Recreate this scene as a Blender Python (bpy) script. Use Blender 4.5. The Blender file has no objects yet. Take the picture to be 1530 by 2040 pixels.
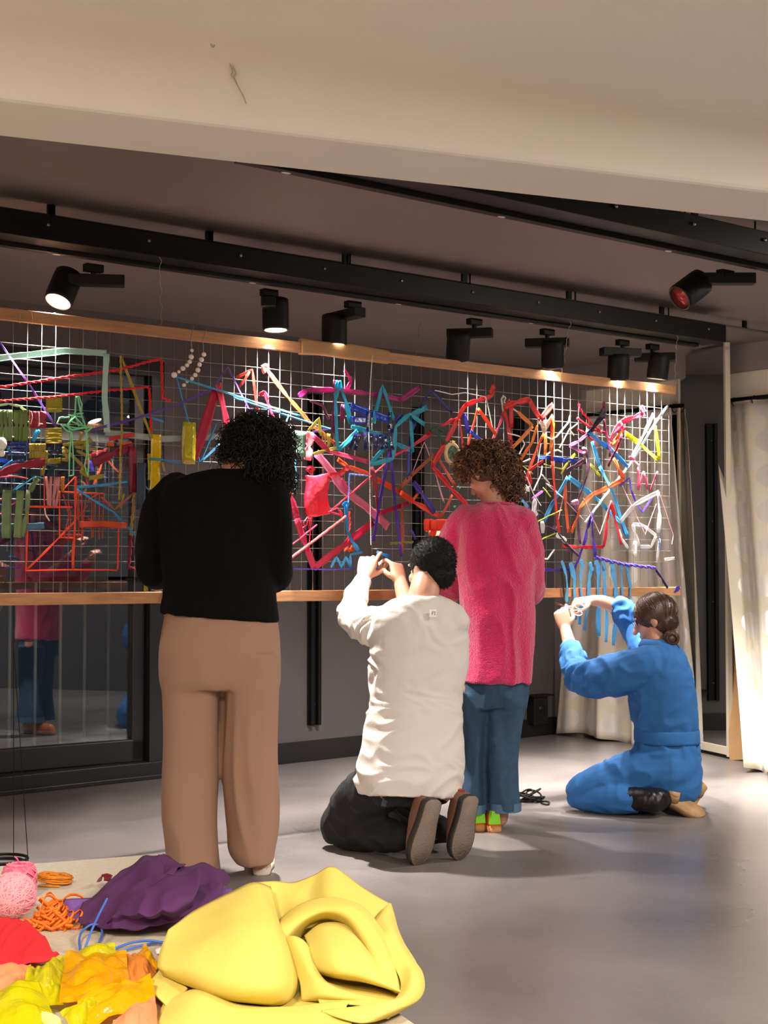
import bpy, bmesh, math, random
from mathutils import Vector, Matrix, noise, Quaternion
V = Vector
rnd = random.Random(7)
COL = bpy.context.scene.collection
SC = bpy.context.scene
# ---------------------------------------------------------------- camera
CAM_H = 1.15
FPX = 3000.0
PITCH = math.atan(107.0 / 3000.0)
cam_d = bpy.data.cameras.new('camera')
cam = bpy.data.objects.new('camera', cam_d); COL.objects.link(cam)
cam.location = (0, 0, CAM_H)
cam.rotation_euler = (math.pi / 2 + PITCH, 0, 0)
cam_d.sensor_fit = 'VERTICAL'; cam_d.sensor_height = 24.0
cam_d.lens = FPX / 2040.0 * 24.0
cam_d.clip_start = 0.05
SC.camera = cam
# ---------------------------------------------------------------- world, room lights, exposure
vs = SC.view_settings
vs.view_transform = 'Standard'; vs.look = 'None'; vs.gamma = 1.0; vs.use_curve_mapping = False
vs.exposure = 1.0
w = bpy.data.worlds.new('night'); SC.world = w; w.use_nodes = True
w.node_tree.nodes['Background'].inputs[0].default_value = (0.006, 0.007, 0.010, 1)
w.node_tree.nodes['Background'].inputs[1].default_value = 1.0

def lamp(name, typ, loc, energy, color=(1, 1, 1), target=None, **kw):
    d = bpy.data.lights.new(name, typ); d.energy = energy; d.color = color
    for k, v in kw.items(): setattr(d, k, v)
    o = bpy.data.objects.new(name, d); COL.objects.link(o); o.location = loc
    if target is not None:
        o.rotation_euler = (V(target) - V(loc)).to_track_quat('-Z', 'Y').to_euler()
    return o
WARM = (1.0, 0.91, 0.83)
# ceiling lamps of the near half of the room (behind and beside the camera)
ROOM_W = 50
for i, (x, y) in enumerate([(-1.1, 0.9), (1.7, 1.0), (0.3, -0.8), (2.4, 2.9)]):
    lamp('ceiling_light_near', 'AREA', (x, y, 2.42), ROOM_W, WARM, (x, y, 0), shape='DISK', size=0.5)
# one more ceiling lamp by the right-hand wall, outside the frame
lamp('ceiling_light_right', 'AREA', (3.0, 6.3, 2.44), 34, WARM, (2.7, 6.6, 0), shape='DISK', size=0.4)
SPOT_W = 260
SPOT_C = (1.0, 0.92, 0.86)

# ---------------------------------------------------------------- projecting helpers (photo pixel -> point in the room)
def ray(px, py):
    x = (px - 765.0) / FPX; y = (1020.0 - py) / FPX
    return V((x, math.cos(PITCH) - y * math.sin(PITCH), math.sin(PITCH) + y * math.cos(PITCH)))
CP = V((0, 0, CAM_H))
def at(px, py, Y):
    r = ray(px, py); return CP + r * (Y / r.y)
def onz(px, py, z):
    r = ray(px, py); return CP + r * ((z - CAM_H) / r.z)
def onpl(px, py, p, n):
    r = ray(px, py); return CP + r * ((V(p) - CP).dot(n) / r.dot(n))
# ---------------------------------------------------------------- materials
def lin(h):
    h = h.lstrip('#')
    o = []
    for i in (0, 2, 4):
        c = int(h[i:i + 2], 16) / 255.0
        o.append(c / 12.92 if c <= 0.04045 else ((c + 0.055) / 1.055) ** 2.4)
    return (*o, 1.0)
MATS = {}
def mat(name, hexc, rough=0.7, metal=0.0, var=0.0, vscale=8.0, bump=0.0, bscale=60.0, alpha=1.0, spec=0.5,
        emit=0.0, ecol=None, sheen=0.0, stretch=None, hex2=None, transl=0.0):
    if name in MATS: return MATS[name]
    m = bpy.data.materials.new(name); m.use_nodes = True
    nt = m.node_tree; N = nt.nodes; L = nt.links
    b = N['Principled BSDF']; c = lin(hexc)
    b.inputs['Base Color'].default_value = c
    b.inputs['Roughness'].default_value = rough
    b.inputs['Metallic'].default_value = metal
    b.inputs['Specular IOR Level'].default_value = spec
    if sheen: b.inputs['Sheen Weight'].default_value = sheen
    if emit:
        b.inputs['Emission Color'].default_value = lin(ecol or hexc); b.inputs['Emission Strength'].default_value = emit
    tc = N.new('ShaderNodeTexCoord'); vec = tc.outputs['Object']
    if stretch:
        mp = N.new('ShaderNodeMapping'); mp.inputs['Scale'].default_value = stretch
        L.new(vec, mp.inputs['Vector']); vec = mp.outputs[0]
    if var or hex2:
        nz = N.new('ShaderNodeTexNoise'); nz.inputs['Scale'].default_value = vscale; nz.inputs['Detail'].default_value = 6
        L.new(vec, nz.inputs['Vector'])
        cr = N.new('ShaderNodeValToRGB'); L.new(nz.outputs['Fac'], cr.inputs['Fac'])
        cr.color_ramp.elements[0].position = 0.3; cr.color_ramp.elements[1].position = 0.7
        if hex2: a, d = c, lin(hex2)
        else:
            a = tuple(max(0, x * (1 - var)) for x in c[:3]) + (1,); d = tuple(min(1, x * (1 + var)) for x in c[:3]) + (1,)
        cr.color_ramp.elements[0].color = a; cr.color_ramp.elements[1].color = d
        L.new(cr.outputs['Color'], b.inputs['Base Color'])
    if bump:
        n2 = N.new('ShaderNodeTexNoise'); n2.inputs['Scale'].default_value = bscale; n2.inputs['Detail'].default_value = 4
        L.new(vec, n2.inputs['Vector'])
        bp = N.new('ShaderNodeBump'); bp.inputs['Strength'].default_value = bump; bp.inputs['Distance'].default_value = 0.01
        L.new(n2.outputs['Fac'], bp.inputs['Height']); L.new(bp.outputs['Normal'], b.inputs['Normal'])
    if transl:
        tr = N.new('ShaderNodeBsdfTranslucent'); tr.inputs['Color'].default_value = c
        mx = N.new('ShaderNodeMixShader'); mx.inputs[0].default_value = transl
        out = N['Material Output']
        L.new(b.outputs[0], mx.inputs[1]); L.new(tr.outputs[0], mx.inputs[2]); L.new(mx.outputs[0], out.inputs['Surface'])
    if alpha < 1: b.inputs['Alpha'].default_value = alpha
    MATS[name] = m
    return m
# ---------------------------------------------------------------- object helpers
def link(name, me, m, parent=None, smooth=True):
    o = bpy.data.objects.new(name, me); COL.objects.link(o)
    if m is not None:
        for mm in (m if isinstance(m, (list, tuple)) else [m]): me.materials.append(mm)
    if smooth:
        for p in me.polygons: p.use_smooth = True
    if parent is not None:
        o.parent = parent
        o.matrix_parent_inverse = Matrix.Translation(parent.location).inverted()
    return o
def obj(name, bm, m, parent=None, smooth=False, bevel=0.0):
    bmesh.ops.recalc_face_normals(bm, faces=bm.faces)
    me = bpy.data.meshes.new(name); bm.to_mesh(me); bm.free()
    o = link(name, me, m, parent, smooth)
    if bevel:
        md = o.modifiers.new('b', 'BEVEL'); md.width = bevel; md.segments = 2; md.limit_method = 'ANGLE'
    return o
def thing(name, label, cat, loc=(0, 0, 0), group=None):
    o = bpy.data.objects.new(name, None); COL.objects.link(o); o.location = loc
    o.empty_display_size = 0.05
    return tag(o, label, cat, group)
def tag(o, label, cat, group=None):
    o['label'] = label; o['category'] = cat
    if group: o['group'] = group
    return o
def struct(o, label=None):
    o['kind'] = 'structure'
    if label: o['label'] = label
    return o
def B(): return bmesh.new()
def box(bm, c, size, ax=None):
    """box about c; ax = three unit axes"""
    ax = ax or (V((1, 0, 0)), V((0, 1, 0)), V((0, 0, 1)))
    vs_ = []
    for sx in (-1, 1):
        for sy in (-1, 1):
            for sz in (-1, 1):
                vs_.append(bm.verts.new(V(c) + ax[0] * (sx * size[0] / 2) + ax[1] * (sy * size[1] / 2) + ax[2] * (sz * size[2] / 2)))
    for f in ((0, 1, 3, 2), (4, 6, 7, 5), (0, 4, 5, 1), (2, 3, 7, 6), (0, 2, 6, 4), (1, 5, 7, 3)):
        bm.faces.new([vs_[i] for i in f])
def prism(bm, poly, z0, z1):
    lo = [bm.verts.new((p[0], p[1], z0)) for p in poly]; hi = [bm.verts.new((p[0], p[1], z1)) for p in poly]
    n = len(poly)
    bm.faces.new(lo[::-1]); bm.faces.new(hi)
    for i in range(n): bm.faces.new((lo[i], lo[(i + 1) % n], hi[(i + 1) % n], hi[i]))
def loft(bm, rings, cap=True, closed=True):
    rr = [[bm.verts.new(p) for p in r] for r in rings]
    n = len(rr[0])
    for a, b in zip(rr, rr[1:]):
        for i in range(n if closed else n - 1):
            bm.faces.new((a[i], a[(i + 1) % n], b[(i + 1) % n], b[i]))
    if cap and closed:
        bm.faces.new(rr[0][::-1]); bm.faces.new(rr[-1])
    return rr
def ell(c, ax, ay, n=28, p=2.0):
    out = []
    for i in range(n):
        t = 2 * math.pi * i / n
        cx, sy = math.cos(t), math.sin(t)
        e = 2.0 / p
        out.append(V(c) + V(ax) * (math.copysign(abs(cx) ** e, cx)) + V(ay) * (math.copysign(abs(sy) ** e, sy)))
    return out
def cr(pts, t):
    """Catmull-Rom through pts (any vectors/tuples) at t in [0,n-1]"""
    n = len(pts); i = min(int(t), n - 2); f = t - i
    p1 = pts[i]; p2 = pts[i + 1]
    p0 = pts[i - 1] if i > 0 else [2 * a - b for a, b in zip(p1, p2)]
    p3 = pts[i + 2] if i + 2 < n else [2 * b - a for a, b in zip(p1, p2)]
    return [0.5 * ((2 * b) + (-a + c) * f + (2 * a - 5 * b + 4 * c - d) * f * f + (-a + 3 * b - 3 * c + d) * f ** 3)
            for a, b, c, d in zip(p0, p1, p2, p3)]
def spline(pts, sub):
    if len(pts) == 2: sub = max(2, sub)
    return [cr(pts, i / sub) for i in range((len(pts) - 1) * sub)] + [list(pts[-1])]
def frames(P, up=None):
    """parallel-transport frames"""
    n = len(P); T = []
    for i in range(n):
        d = P[min(i + 1, n - 1)] - P[max(i - 1, 0)]
        T.append(d.normalized() if d.length > 1e-9 else (T[-1] if T else V((0, 0, 1))))
    ref = V(up) if up is not None else (V((0, 0, 1)) if abs(T[0].z) < 0.9 else V((1, 0, 0)))
    a = (ref - T[0] * ref.dot(T[0])).normalized()
    out = []
    for i in range(n):
        if up is not None and abs(V(up).dot(T[i])) < 0.98:
            a = (V(up) - T[i] * V(up).dot(T[i])).normalized()
        else:
            a = (a - T[i] * a.dot(T[i])).normalized()
        out.append((a, T[i].cross(a)))
    return out
def tube(bm, pts, radii, n=14, sub=5, up=None, flat=1.0, cap=True):
    """pts: Vectors; radii: float or list (or (ra, rb) pairs); ra lies along up"""
    if not isinstance(radii, list): radii = [radii] * len(pts)
    rr = [(r, r * flat) if not isinstance(r, (list, tuple)) else r for r in radii]
    S = spline([(*p, *r) for p, r in zip(pts, rr)], sub)
    P = [V(s[:3]) for s in S]
    F = frames(P, up)
    rings = []
    for s, p, (a, b) in zip(S, P, F):
        rings.append([p + a * (s[3] * math.cos(2 * math.pi * k / n)) + b * (s[4] * math.sin(2 * math.pi * k / n)) for k in range(n)])
    if cap:  # rounded ends
        def dome(r, p, d, q):
            return [p + d * q[0] + (v - p) * q[1] for v in r]
        r0 = min(S[0][3], S[0][4]); r1 = min(S[-1][3], S[-1][4])
        d0 = (P[0] - P[1]).normalized(); d1 = (P[-1] - P[-2]).normalized()
        pre = [dome(rings[0], P[0], d0, (r0 * math.sin(a), math.cos(a))) for a in (1.35, 0.95, 0.5)]
        post = [dome(rings[-1], P[-1], d1, (r1 * math.sin(a), math.cos(a))) for a in (0.5, 0.95, 1.35)]
        rings = pre + rings + post
    loft(bm, rings, True)
def ball(bm, c, r, ax=None, seg=20):
    """ellipsoid, r scalar or 3 radii along ax"""
    r = (r, r, r) if not isinstance(r, (list, tuple)) else r
    ax = ax or (V((1, 0, 0)), V((0, 1, 0)), V((0, 0, 1)))
    rings = []
    for i in range(1, seg // 2 + 1):
        th = math.pi * i / (seg // 2 + 1)
        rings.append([V(c) + ax[0] * (r[0] * math.sin(th) * math.cos(2 * math.pi * k / seg)) + ax[1] * (r[1] * math.sin(th) * math.sin(2 * math.pi * k / seg)) + ax[2] * (r[2] * math.cos(th)) for k in range(seg)])
    loft(bm, rings, True)
def cyl(bm, p0, p1, r0, r1=None, n=20):
    r1 = r0 if r1 is None else r1
    p0 = V(p0); p1 = V(p1); d = (p1 - p0).normalized()
    a = d.orthogonal().normalized(); b = d.cross(a)
    loft(bm, [ell(p0, a * r0, b * r0, n), ell(p1, a * r1, b * r1, n)])
def fuse(name, bm, m, parent=None, voxel=0.008, smooth=6, disp=None, dec=None):
    """weld overlapping solids of bm into one continuous surface"""
    bmesh.ops.recalc_face_normals(bm, faces=bm.faces)
    me = bpy.data.meshes.new(name + '_src'); bm.to_mesh(me); bm.free()
    o = bpy.data.objects.new(name + '_src', me); COL.objects.link(o)
    r = o.modifiers.new('r', 'REMESH'); r.mode = 'VOXEL'; r.voxel_size = voxel
    if smooth:
        s = o.modifiers.new('s', 'SMOOTH'); s.factor = 0.5; s.iterations = smooth
    dg = bpy.context.evaluated_depsgraph_get(); dg.update()
    out = bpy.data.meshes.new_from_object(o.evaluated_get(dg))
    out.name = name
    bpy.data.objects.remove(o); bpy.data.meshes.remove(me)
    out.materials.clear()
    if disp:
        nr = [v.normal.copy() for v in out.vertices]
        for v, n_ in zip(out.vertices, nr):
            d = disp(v.co, n_)
            v.co += n_ * d if not isinstance(d, Vector) else d
    return link(name, out, m, parent)
def grid_sheet(bm, ctrl, nu, nv, thick=0.0, disp=None, uvl=None):
    """Catmull-Rom surface through a control grid (rows of Vectors)"""
    R = len(ctrl); Cc = len(ctrl[0]); rows = []
    for i in range(nu + 1):
        tu = (R - 1) * i / nu
        row_ctrl = [cr([ctrl[k][j] for k in range(R)], min(tu, R - 1 - 1e-6)) for j in range(Cc)]
        rows.append([V(cr(row_ctrl, min((Cc - 1) * j / nv, Cc - 1 - 1e-6))) for j in range(nv + 1)])
    if disp:
        rows = [[p + disp(i / nu, j / nv, p) for j, p in enumerate(r)] for i, r in enumerate(rows)]
    vv = [[bm.verts.new(p) for p in r] for r in rows]
    for i in range(nu):
        for j in range(nv):
            f = bm.faces.new((vv[i][j], vv[i][j + 1], vv[i + 1][j + 1], vv[i + 1][j]))
            if uvl is not None:
                for lp, (a, b) in zip(f.loops, ((i, j), (i, j + 1), (i + 1, j + 1), (i + 1, j))):
                    lp[uvl].uv = (b / nv, a / nu)
    return rows
def nz(p, s, seed=0.0):
    return noise.noise(V((p[0] * s + seed, p[1] * s + seed * 1.7, p[2] * s - seed)))
# ================================================================ THE ROOM
AW = math.radians(48.5)
dW = V((math.sin(AW), math.cos(AW), 0)); nW = V((-dW.y, dW.x, 0))          # along the dark wall / out through it
CORN = V((1.17, 10.35, 0))
def wl(t, q=0.0, z=0.0): return CORN + dW * t + nW * q + V((0, 0, z))
AC = math.radians(39.7)
dC = V((math.sin(AC), -math.cos(AC), 0)); nC = V((-dC.y, dC.x, 0))         # curtain wall: towards the camera / outwards
def cl(t, q=0.0, z=0.0): return CORN + dC * t + nC * q + V((0, 0, z))
ZC = 2.5
def wall_t(px):                                                            # pixel column -> distance along the dark wall
    r = ray(px, 1127); r.z = 0
    k = CORN.dot(nW) / r.dot(nW); return (r * k - CORN).dot(dW)
m_floor = bpy.data.materials.new('polished_concrete'); m_floor.use_nodes = True
def _floor():
    nt = m_floor.node_tree; N = nt.nodes; L = nt.links; b = N['Principled BSDF']
    tc = N.new('ShaderNodeTexCoord')
    n1 = N.new('ShaderNodeTexNoise'); n1.inputs['Scale'].default_value = 1.3; n1.inputs['Detail'].default_value = 5; n1.inputs['Roughness'].default_value = 0.5; n1.inputs['Distortion'].default_value = 0.3
    n2 = N.new('ShaderNodeTexNoise'); n2.inputs['Scale'].default_value = 26; n2.inputs['Detail'].default_value = 6
    L.new(tc.outputs['Object'], n1.inputs['Vector']); L.new(tc.outputs['Object'], n2.inputs['Vector'])
    c1 = N.new('ShaderNodeValToRGB'); c1.color_ramp.elements[0].position = 0.32; c1.color_ramp.elements[1].position = 0.68
    c1.color_ramp.elements[0].color = lin('#6f6a69'); c1.color_ramp.elements[1].color = lin('#88817f')
    L.new(n1.outputs['Fac'], c1.inputs['Fac'])
    c2 = N.new('ShaderNodeMapRange'); c2.inputs[3].default_value = 0.86; c2.inputs[4].default_value = 1.12; L.new(n2.outputs['Fac'], c2.inputs[0])
    mx = N.new('ShaderNodeMixRGB'); mx.blend_type = 'MULTIPLY'; mx.inputs[0].default_value = 1.0
    L.new(c1.outputs['Color'], mx.inputs[1]); L.new(c2.outputs[0], mx.inputs[2])
    hs = N.new('ShaderNodeHueSaturation'); hs.inputs['Saturation'].default_value = 1.0
    L.new(mx.outputs[0], hs.inputs['Color']); L.new(hs.outputs['Color'], b.inputs['Base Color'])
    mr = N.new('ShaderNodeMapRange'); mr.inputs[3].default_value = 0.20; mr.inputs[4].default_value = 0.42
    L.new(n1.outputs['Fac'], mr.inputs[0]); L.new(mr.outputs[0], b.inputs['Roughness'])
    bp = N.new('ShaderNodeBump'); bp.inputs['Strength'].default_value = 0.03; bp.inputs['Distance'].default_value = 0.002
    L.new(n2.outputs['Fac'], bp.inputs['Height']); L.new(bp.outputs['Normal'], b.inputs['Normal'])
    b.inputs['Specular IOR Level'].default_value = 0.5
_floor()
M_WALLD = mat('dark_wall_paint', '#5a5554', 0.55, var=0.05, vscale=2, bump=0.03, bscale=150)
M_CEILD = mat('dark_ceiling_paint', '#7d6f6c', 0.6, var=0.05, vscale=1.5)
M_WHITE = mat('warm_white_paint', '#ece4d8', 0.8, var=0.02, vscale=3)
M_GREYW = mat('grey_wall_paint', '#8f8480', 0.7, var=0.03, vscale=2)
M_CREAMW = mat('cream_paint', '#e9dfc6', 0.75)
M_BLACK = mat('black_metal', '#100f0f', 0.5, spec=0.22)
M_BLACKM = mat('black_matt_plastic', '#121111', 0.6, spec=.3)
M_DFRAME = mat('door_frame_black', '#232424', 0.35)
M_BASE = mat('baseboard_black', '#1a1919', 0.45)

RIGHT_END = cl(3.3)
LEFT_END = wl(wall_t(-140) - 0.5)
ROOM = [(CORN.x, CORN.y), (RIGHT_END.x, RIGHT_END.y), (3.9, 6.0), (3.9, -2.4), (-3.0, -2.4), (-3.0, 5.2), (LEFT_END.x, LEFT_END.y)]
bm = B(); prism(bm, ROOM, -0.12, 0.0); struct(obj('floor', bm, m_floor), 'grey polished concrete floor')
# beam line splits the dark ceiling from the white one
ABm = math.radians(66.6); dB = V((math.sin(ABm), math.cos(ABm), 0)); nB = V((-dB.y, dB.x, 0))
BM0 = onz(0, 270, 2.25); BM0.z = 0
def bl(t, q, z=0.0): return BM0 + dB * t + nB * q + V((0, 0, z))
bm = B(); prism(bm, [bl(-3.2, -0.05)[:2], bl(5.2, -0.05)[:2], (4.6, 11.2), (-4.6, 11.2)], ZC, ZC + 0.12)
struct(obj('ceiling', bm, M_CEILD), 'dark grey painted ceiling beyond the beam')
bm = B(); prism(bm, [(-3.4, -2.6), (4.3, -2.6), bl(5.2, -0.05)[:2], bl(-3.2, -0.05)[:2]], 2.455, ZC + 0.12)
o = struct(obj('ceiling', bm, M_WHITE), 'white ceiling on the near side of the beam')
BW = (onz(0, 197, 2.25) - onz(0, 270, 2.25)).dot(-nB)
bm = B()
prof = [(0, 2.25), (0, ZC), (-BW - 0.02, ZC), (-BW, 2.262), (-BW + 0.006, 2.254), (-BW + 0.016, 2.25)]
loft(bm, [[bl(t, q, z) for q, z in prof] for t in (-2.9, 5.0)])
struct(obj('trim_1', bm, M_WHITE, bevel=0.0), 'white boxed ceiling beam crossing the room')
# a few scuffs on the beam face
M_SCUFF = mat('grey_scuff', '#b8aa9a', 0.8)
trim_beam = bpy.data.objects['trim_1']
for pts in ([(458, 128), (463, 140), (461, 150), (468, 160), (474, 172), (484, 190), (490, 206)], [(464, 132), (470, 146), (466, 152), (472, 168)], [(420, 88), (424, 94), (427, 90)]):
    bm = B(); tube(bm, [onpl(a, b, bl(0, -BW - .016, 0), nB) for a, b in pts], .0016, 6, 4); obj('scuff_mark', bm, M_SCUFF, trim_beam, True)
# far dark wall with the door opening
T_D1 = wall_t(326); T_D0 = T_D1 - 1.75; Z_D = 2.27
bm = B()
def wallseg(bm, f, t0, t1, z0, z1, th=0.16):
    prism(bm, [f(t0)[:2], f(t1)[:2], f(t1, th)[:2], f(t0, th)[:2]], z0, z1)
wallseg(bm, wl, T_D1, 0.0, 0, ZC); wallseg(bm, wl, T_D0, T_D1, Z_D, ZC); wallseg(bm, wl, (LEFT_END - CORN).dot(dW) - 0.1, T_D0, 0, ZC)
struct(obj('wall_back', bm, M_WALLD), 'dark grey far wall')
bm = B(); wallseg(bm, lambda t, q=0: wl(t, -q), T_D1 + 0.02, -0.001, 0.0, 0.12, 0.018)
struct(obj('baseboard_back', bm, M_BASE, bevel=0.003), 'black baseboard along the far wall')
# curtain wall: grey stub, lintel, cream band, alcove
TO = 0.26
bm = B(); wallseg(bm, cl, 0.0, TO, 0, ZC, 0.14); wallseg(bm, cl, TO, 3.3, 2.335, ZC, 0.14)
struct(obj('wall_right', bm, M_GREYW), 'grey wall around the curtained alcove')
bm = B(); wallseg(bm, lambda t, q=0: cl(t, q + 0.05), TO, 3.3, 2.12, 2.335, 0.05)
struct(obj('trim_2', bm, M_CREAMW), 'cream band above the curtains')
bm = B(); wallseg(bm, lambda t, q=0: cl(t, q + 0.9), TO - 0.1, 3.4, 0, ZC, 0.1); prism(bm, [cl(TO - 0.1, 0.14)[:2], cl(TO, 0.14)[:2], cl(TO, 0.9)[:2], cl(TO - 0.1, 0.9)[:2]], 0, ZC)
struct(obj('wall_alcove', bm, mat('alcove_dark', '#3c3a3a', 0.8)), 'dark inside of the storage alcove')
bm = B(); prism(bm, [cl(TO - .1, 0.0)[:2], cl(3.4, 0.0)[:2], cl(3.4, 1.0)[:2], cl(TO - .1, 1.0)[:2]], -0.12, -0.0005)
struct(obj('floor', bm, m_floor), 'concrete floor inside the alcove')
# near walls, never in the frame but they close the room
def seg(name, a, b, m, th=0.12):
    a = V((*a, 0)); b = V((*b, 0)); d = (b - a).normalized(); n = V((d.y, -d.x, 0)) * th
    bm = B(); prism(bm, [a[:2], b[:2], (b - n)[:2], (a - n)[:2]], 0, ZC)
    return struct(obj(name, bm, m))
M_WALLN = mat('near_wall_paint', '#cfc4b6', 0.8)
M_WALLK = mat('near_dark_wall_paint', '#4b4644', 0.7)
seg('wall_right', ROOM[2], ROOM[1], M_WALLK); seg('wall_right', ROOM[3], ROOM[2], M_WALLK)
seg('wall_rear', ROOM[4], ROOM[3], M_WALLN)
seg('wall_left', ROOM[5], ROOM[4], M_WALLN); seg('wall_left', ROOM[6], ROOM[5], M_WALLN)
# ---- glass door: frame, leaf, pane, sill
door = bpy.data.objects.new('door_1', None); COL.objects.link(door); door.location = wl(T_D1); struct(door, 'black framed glass door to the balcony')
bm = B()
FW = 0.085
for t in (T_D1 - FW / 2, T_D0 + FW / 2): box(bm, wl(t, 0.06, Z_D / 2), (FW, 0.12, Z_D), (dW, nW, V((0, 0, 1))))
box(bm, wl((T_D0 + T_D1) / 2, 0.06, Z_D - FW / 2), (T_D1 - T_D0, 0.12, FW), (dW, nW, V((0, 0, 1))))
box(bm, wl((T_D0 + T_D1) / 2, 0.05, 0.045), (T_D1 - T_D0, 0.14, 0.09), (dW, nW, V((0, 0, 1))))
box(bm, wl((T_D0 + T_D1) / 2, -0.02, 0.012), (T_D1 - T_D0, 0.06, 0.024), (dW, nW, V((0, 0, 1))))
struct(obj('door_frame', bm, M_DFRAME, door, bevel=0.004))
bm = B(); L0, L1 = T_D0 + FW, T_D1 - FW; LW = 0.075
AJ = math.radians(4.5)                                                     # the leaf stands slightly ajar, hinged on the right
dL = V((dW.x * math.cos(AJ) + dW.y * math.sin(AJ), dW.y * math.cos(AJ) - dW.x * math.sin(AJ), 0)); nL = V((-dL.y, dL.x, 0)); PIV = wl(L1, 0.09)
def lf(t, q=0.0, z=0.0): return PIV + dL * (t - L1) + nL * (q - 0.09) + V((0, 0, z))
AL = (dL, nL, V((0, 0, 1)))
for t in (L1 - LW / 2, L0 + LW / 2): box(bm, lf(t, 0.075, 1.14), (LW, 0.06, 2.09), AL)
for z, hh in ((0.15, 0.12), (2.15, 0.075)): box(bm, lf((L0 + L1) / 2, 0.075, z), (L1 - L0, 0.06, hh), AL)
struct(obj('door_leaf', bm, M_DFRAME, door, bevel=0.006))
m_glass = bpy.data.materials.new('window_glass'); m_glass.use_nodes = True
def _glass():
    nt = m_glass.node_tree; N = nt.nodes; L = nt.links
    N.remove(N['Principled BSDF'])
    tr = N.new('ShaderNodeBsdfTransparent'); tr.inputs[0].default_value = (0.78, 0.82, 0.82, 1)
    gl = N.new('ShaderNodeBsdfGlossy'); gl.inputs['Roughness'].default_value = 0.0; gl.inputs[0].default_value = (0.9, 0.92, 0.92, 1)
    fr = N.new('ShaderNodeFresnel'); fr.inputs[0].default_value = 1.6
    ml = N.new('ShaderNodeMath'); ml.operation = 'MULTIPLY_ADD'; ml.inputs[1].default_value = 1.6; ml.inputs[2].default_value = 0.06
    mx = N.new('ShaderNodeMixShader'); L.new(fr.outputs[0], ml.inputs[0]); L.new(ml.outputs[0], mx.inputs[0])
    L.new(tr.outputs[0], mx.inputs[1]); L.new(gl.outputs[0], mx.inputs[2]); L.new(mx.outputs[0], N['Material Output'].inputs['Surface'])
_glass()
bm = B(); box(bm, lf((L0 + L1) / 2, 0.08, 1.16), (L1 - L0 - 2 * LW + 0.02, 0.006, 1.92), AL)
struct(obj('glass_pane', bm, m_glass, door))
bm = B(); tube(bm, [wl(L1 - LW / 2, 0.04, 1.08), wl(L1 - LW / 2, 0.0, 1.08), wl(L1 - LW / 2 - 0.02, -0.012, 1.08), wl(L1 - LW / 2 - 0.12, -0.012, 1.08)], 0.009, 10)
struct(obj('door_handle', bm, M_BLACK, door))
# balcony outside: slab and railing
bm = B(); prism(bm, [wl(T_D0 - 1.5, 0.16)[:2], wl(T_D1 + 1.0, 0.16)[:2], wl(T_D1 + 1.0, 1.3)[:2], wl(T_D0 - 1.5, 1.3)[:2]], -0.15, -0.02)
struct(obj('floor', bm, mat('balcony_concrete', '#5b5955', 0.8)), 'concrete balcony slab outside the door')
rail = thing('balcony_railing', 'pale metal balcony railing of thin upright bars behind the glass door', 'railing', wl(T_D1, 0.3))
M_RAIL = mat('pale_railing_metal', '#f4f1ec', 0.5)
for k in range(13):
    bm = B(); cyl(bm, wl(T_D1 + 0.05 - 0.152 * k, 0.40, -0.02), wl(T_D1 + 0.05 - 0.152 * k, 0.40, 1.06), 0.009, n=10)
    obj('railing_bar', bm, M_RAIL, rail, True)
bm = B(); box(bm, wl(T_D1 - 0.85, 0.40, 1.075), (2.0, 0.045, 0.03), (dW, nW, V((0, 0, 1)))); obj('handrail', bm, M_DFRAME, rail)
# ---- upright black wall rails
RAILS = []
for px, zt, zb, lab in ((623, 2.17, 0.21, 'black slotted upright rail on the dark wall behind the kneeling man'),
                        (829, 2.15, 0.21, 'black slotted upright rail on the dark wall left of the pink sweater'),
                        (1030, 2.15, 0.21, 'black slotted upright rail on the dark wall right of the pink sweater')):
    t = wall_t(px); r_ = thing('wall_rail', lab, 'rail', wl(t, -0.02, zb), 'upright rails on the dark wall')
    bm = B()
    box(bm, wl(t, -0.006, (zt + zb) / 2), (0.085, 0.012, zt - zb), (dW, nW, V((0, 0, 1))))
    for s in (-1, 1): box(bm, wl(t + s * 0.026, -0.024, (zt + zb) / 2), (0.024, 0.028, zt - zb), (dW, nW, V((0, 0, 1))))
    obj('channel', bm, M_BLACK, r_, bevel=0.002)
    for k in range(4):
        bm = B(); z = zb + 0.12 + (zt - zb - 0.24) * k / 3; cyl(bm, wl(t, -0.012, z), wl(t, -0.018, z), 0.007, n=10)
        obj('screw', bm, mat('screw_steel', '#8c8c8c', 0.35, 0.9), r_, True)
# wall socket box (seen in the mirror)
t = wall_t(1062); so = thing('wall_socket', 'black socket box low on the dark wall, seen in the leaning mirror', 'socket', wl(t, -0.03, 0.12))
bm = B(); box(bm, wl(t, -0.035, 0.175), (0.14, 0.07, 0.19), (dW, nW, V((0, 0, 1)))); obj('socket_box', bm, M_BLACKM, so, bevel=0.006)
bm = B(); box(bm, wl(t, -0.045, 0.277), (0.22, 0.09, 0.012), (dW, nW, V((0, 0, 1)))); obj('socket_cover', bm, M_BLACK, so, bevel=0.002)
bm = B(); cyl(bm, wl(t, -0.068, 0.19), wl(t, -0.074, 0.19), 0.024, n=18); obj('socket_hole', bm, mat('hole_black', '#050505', 0.5), so, True)
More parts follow.
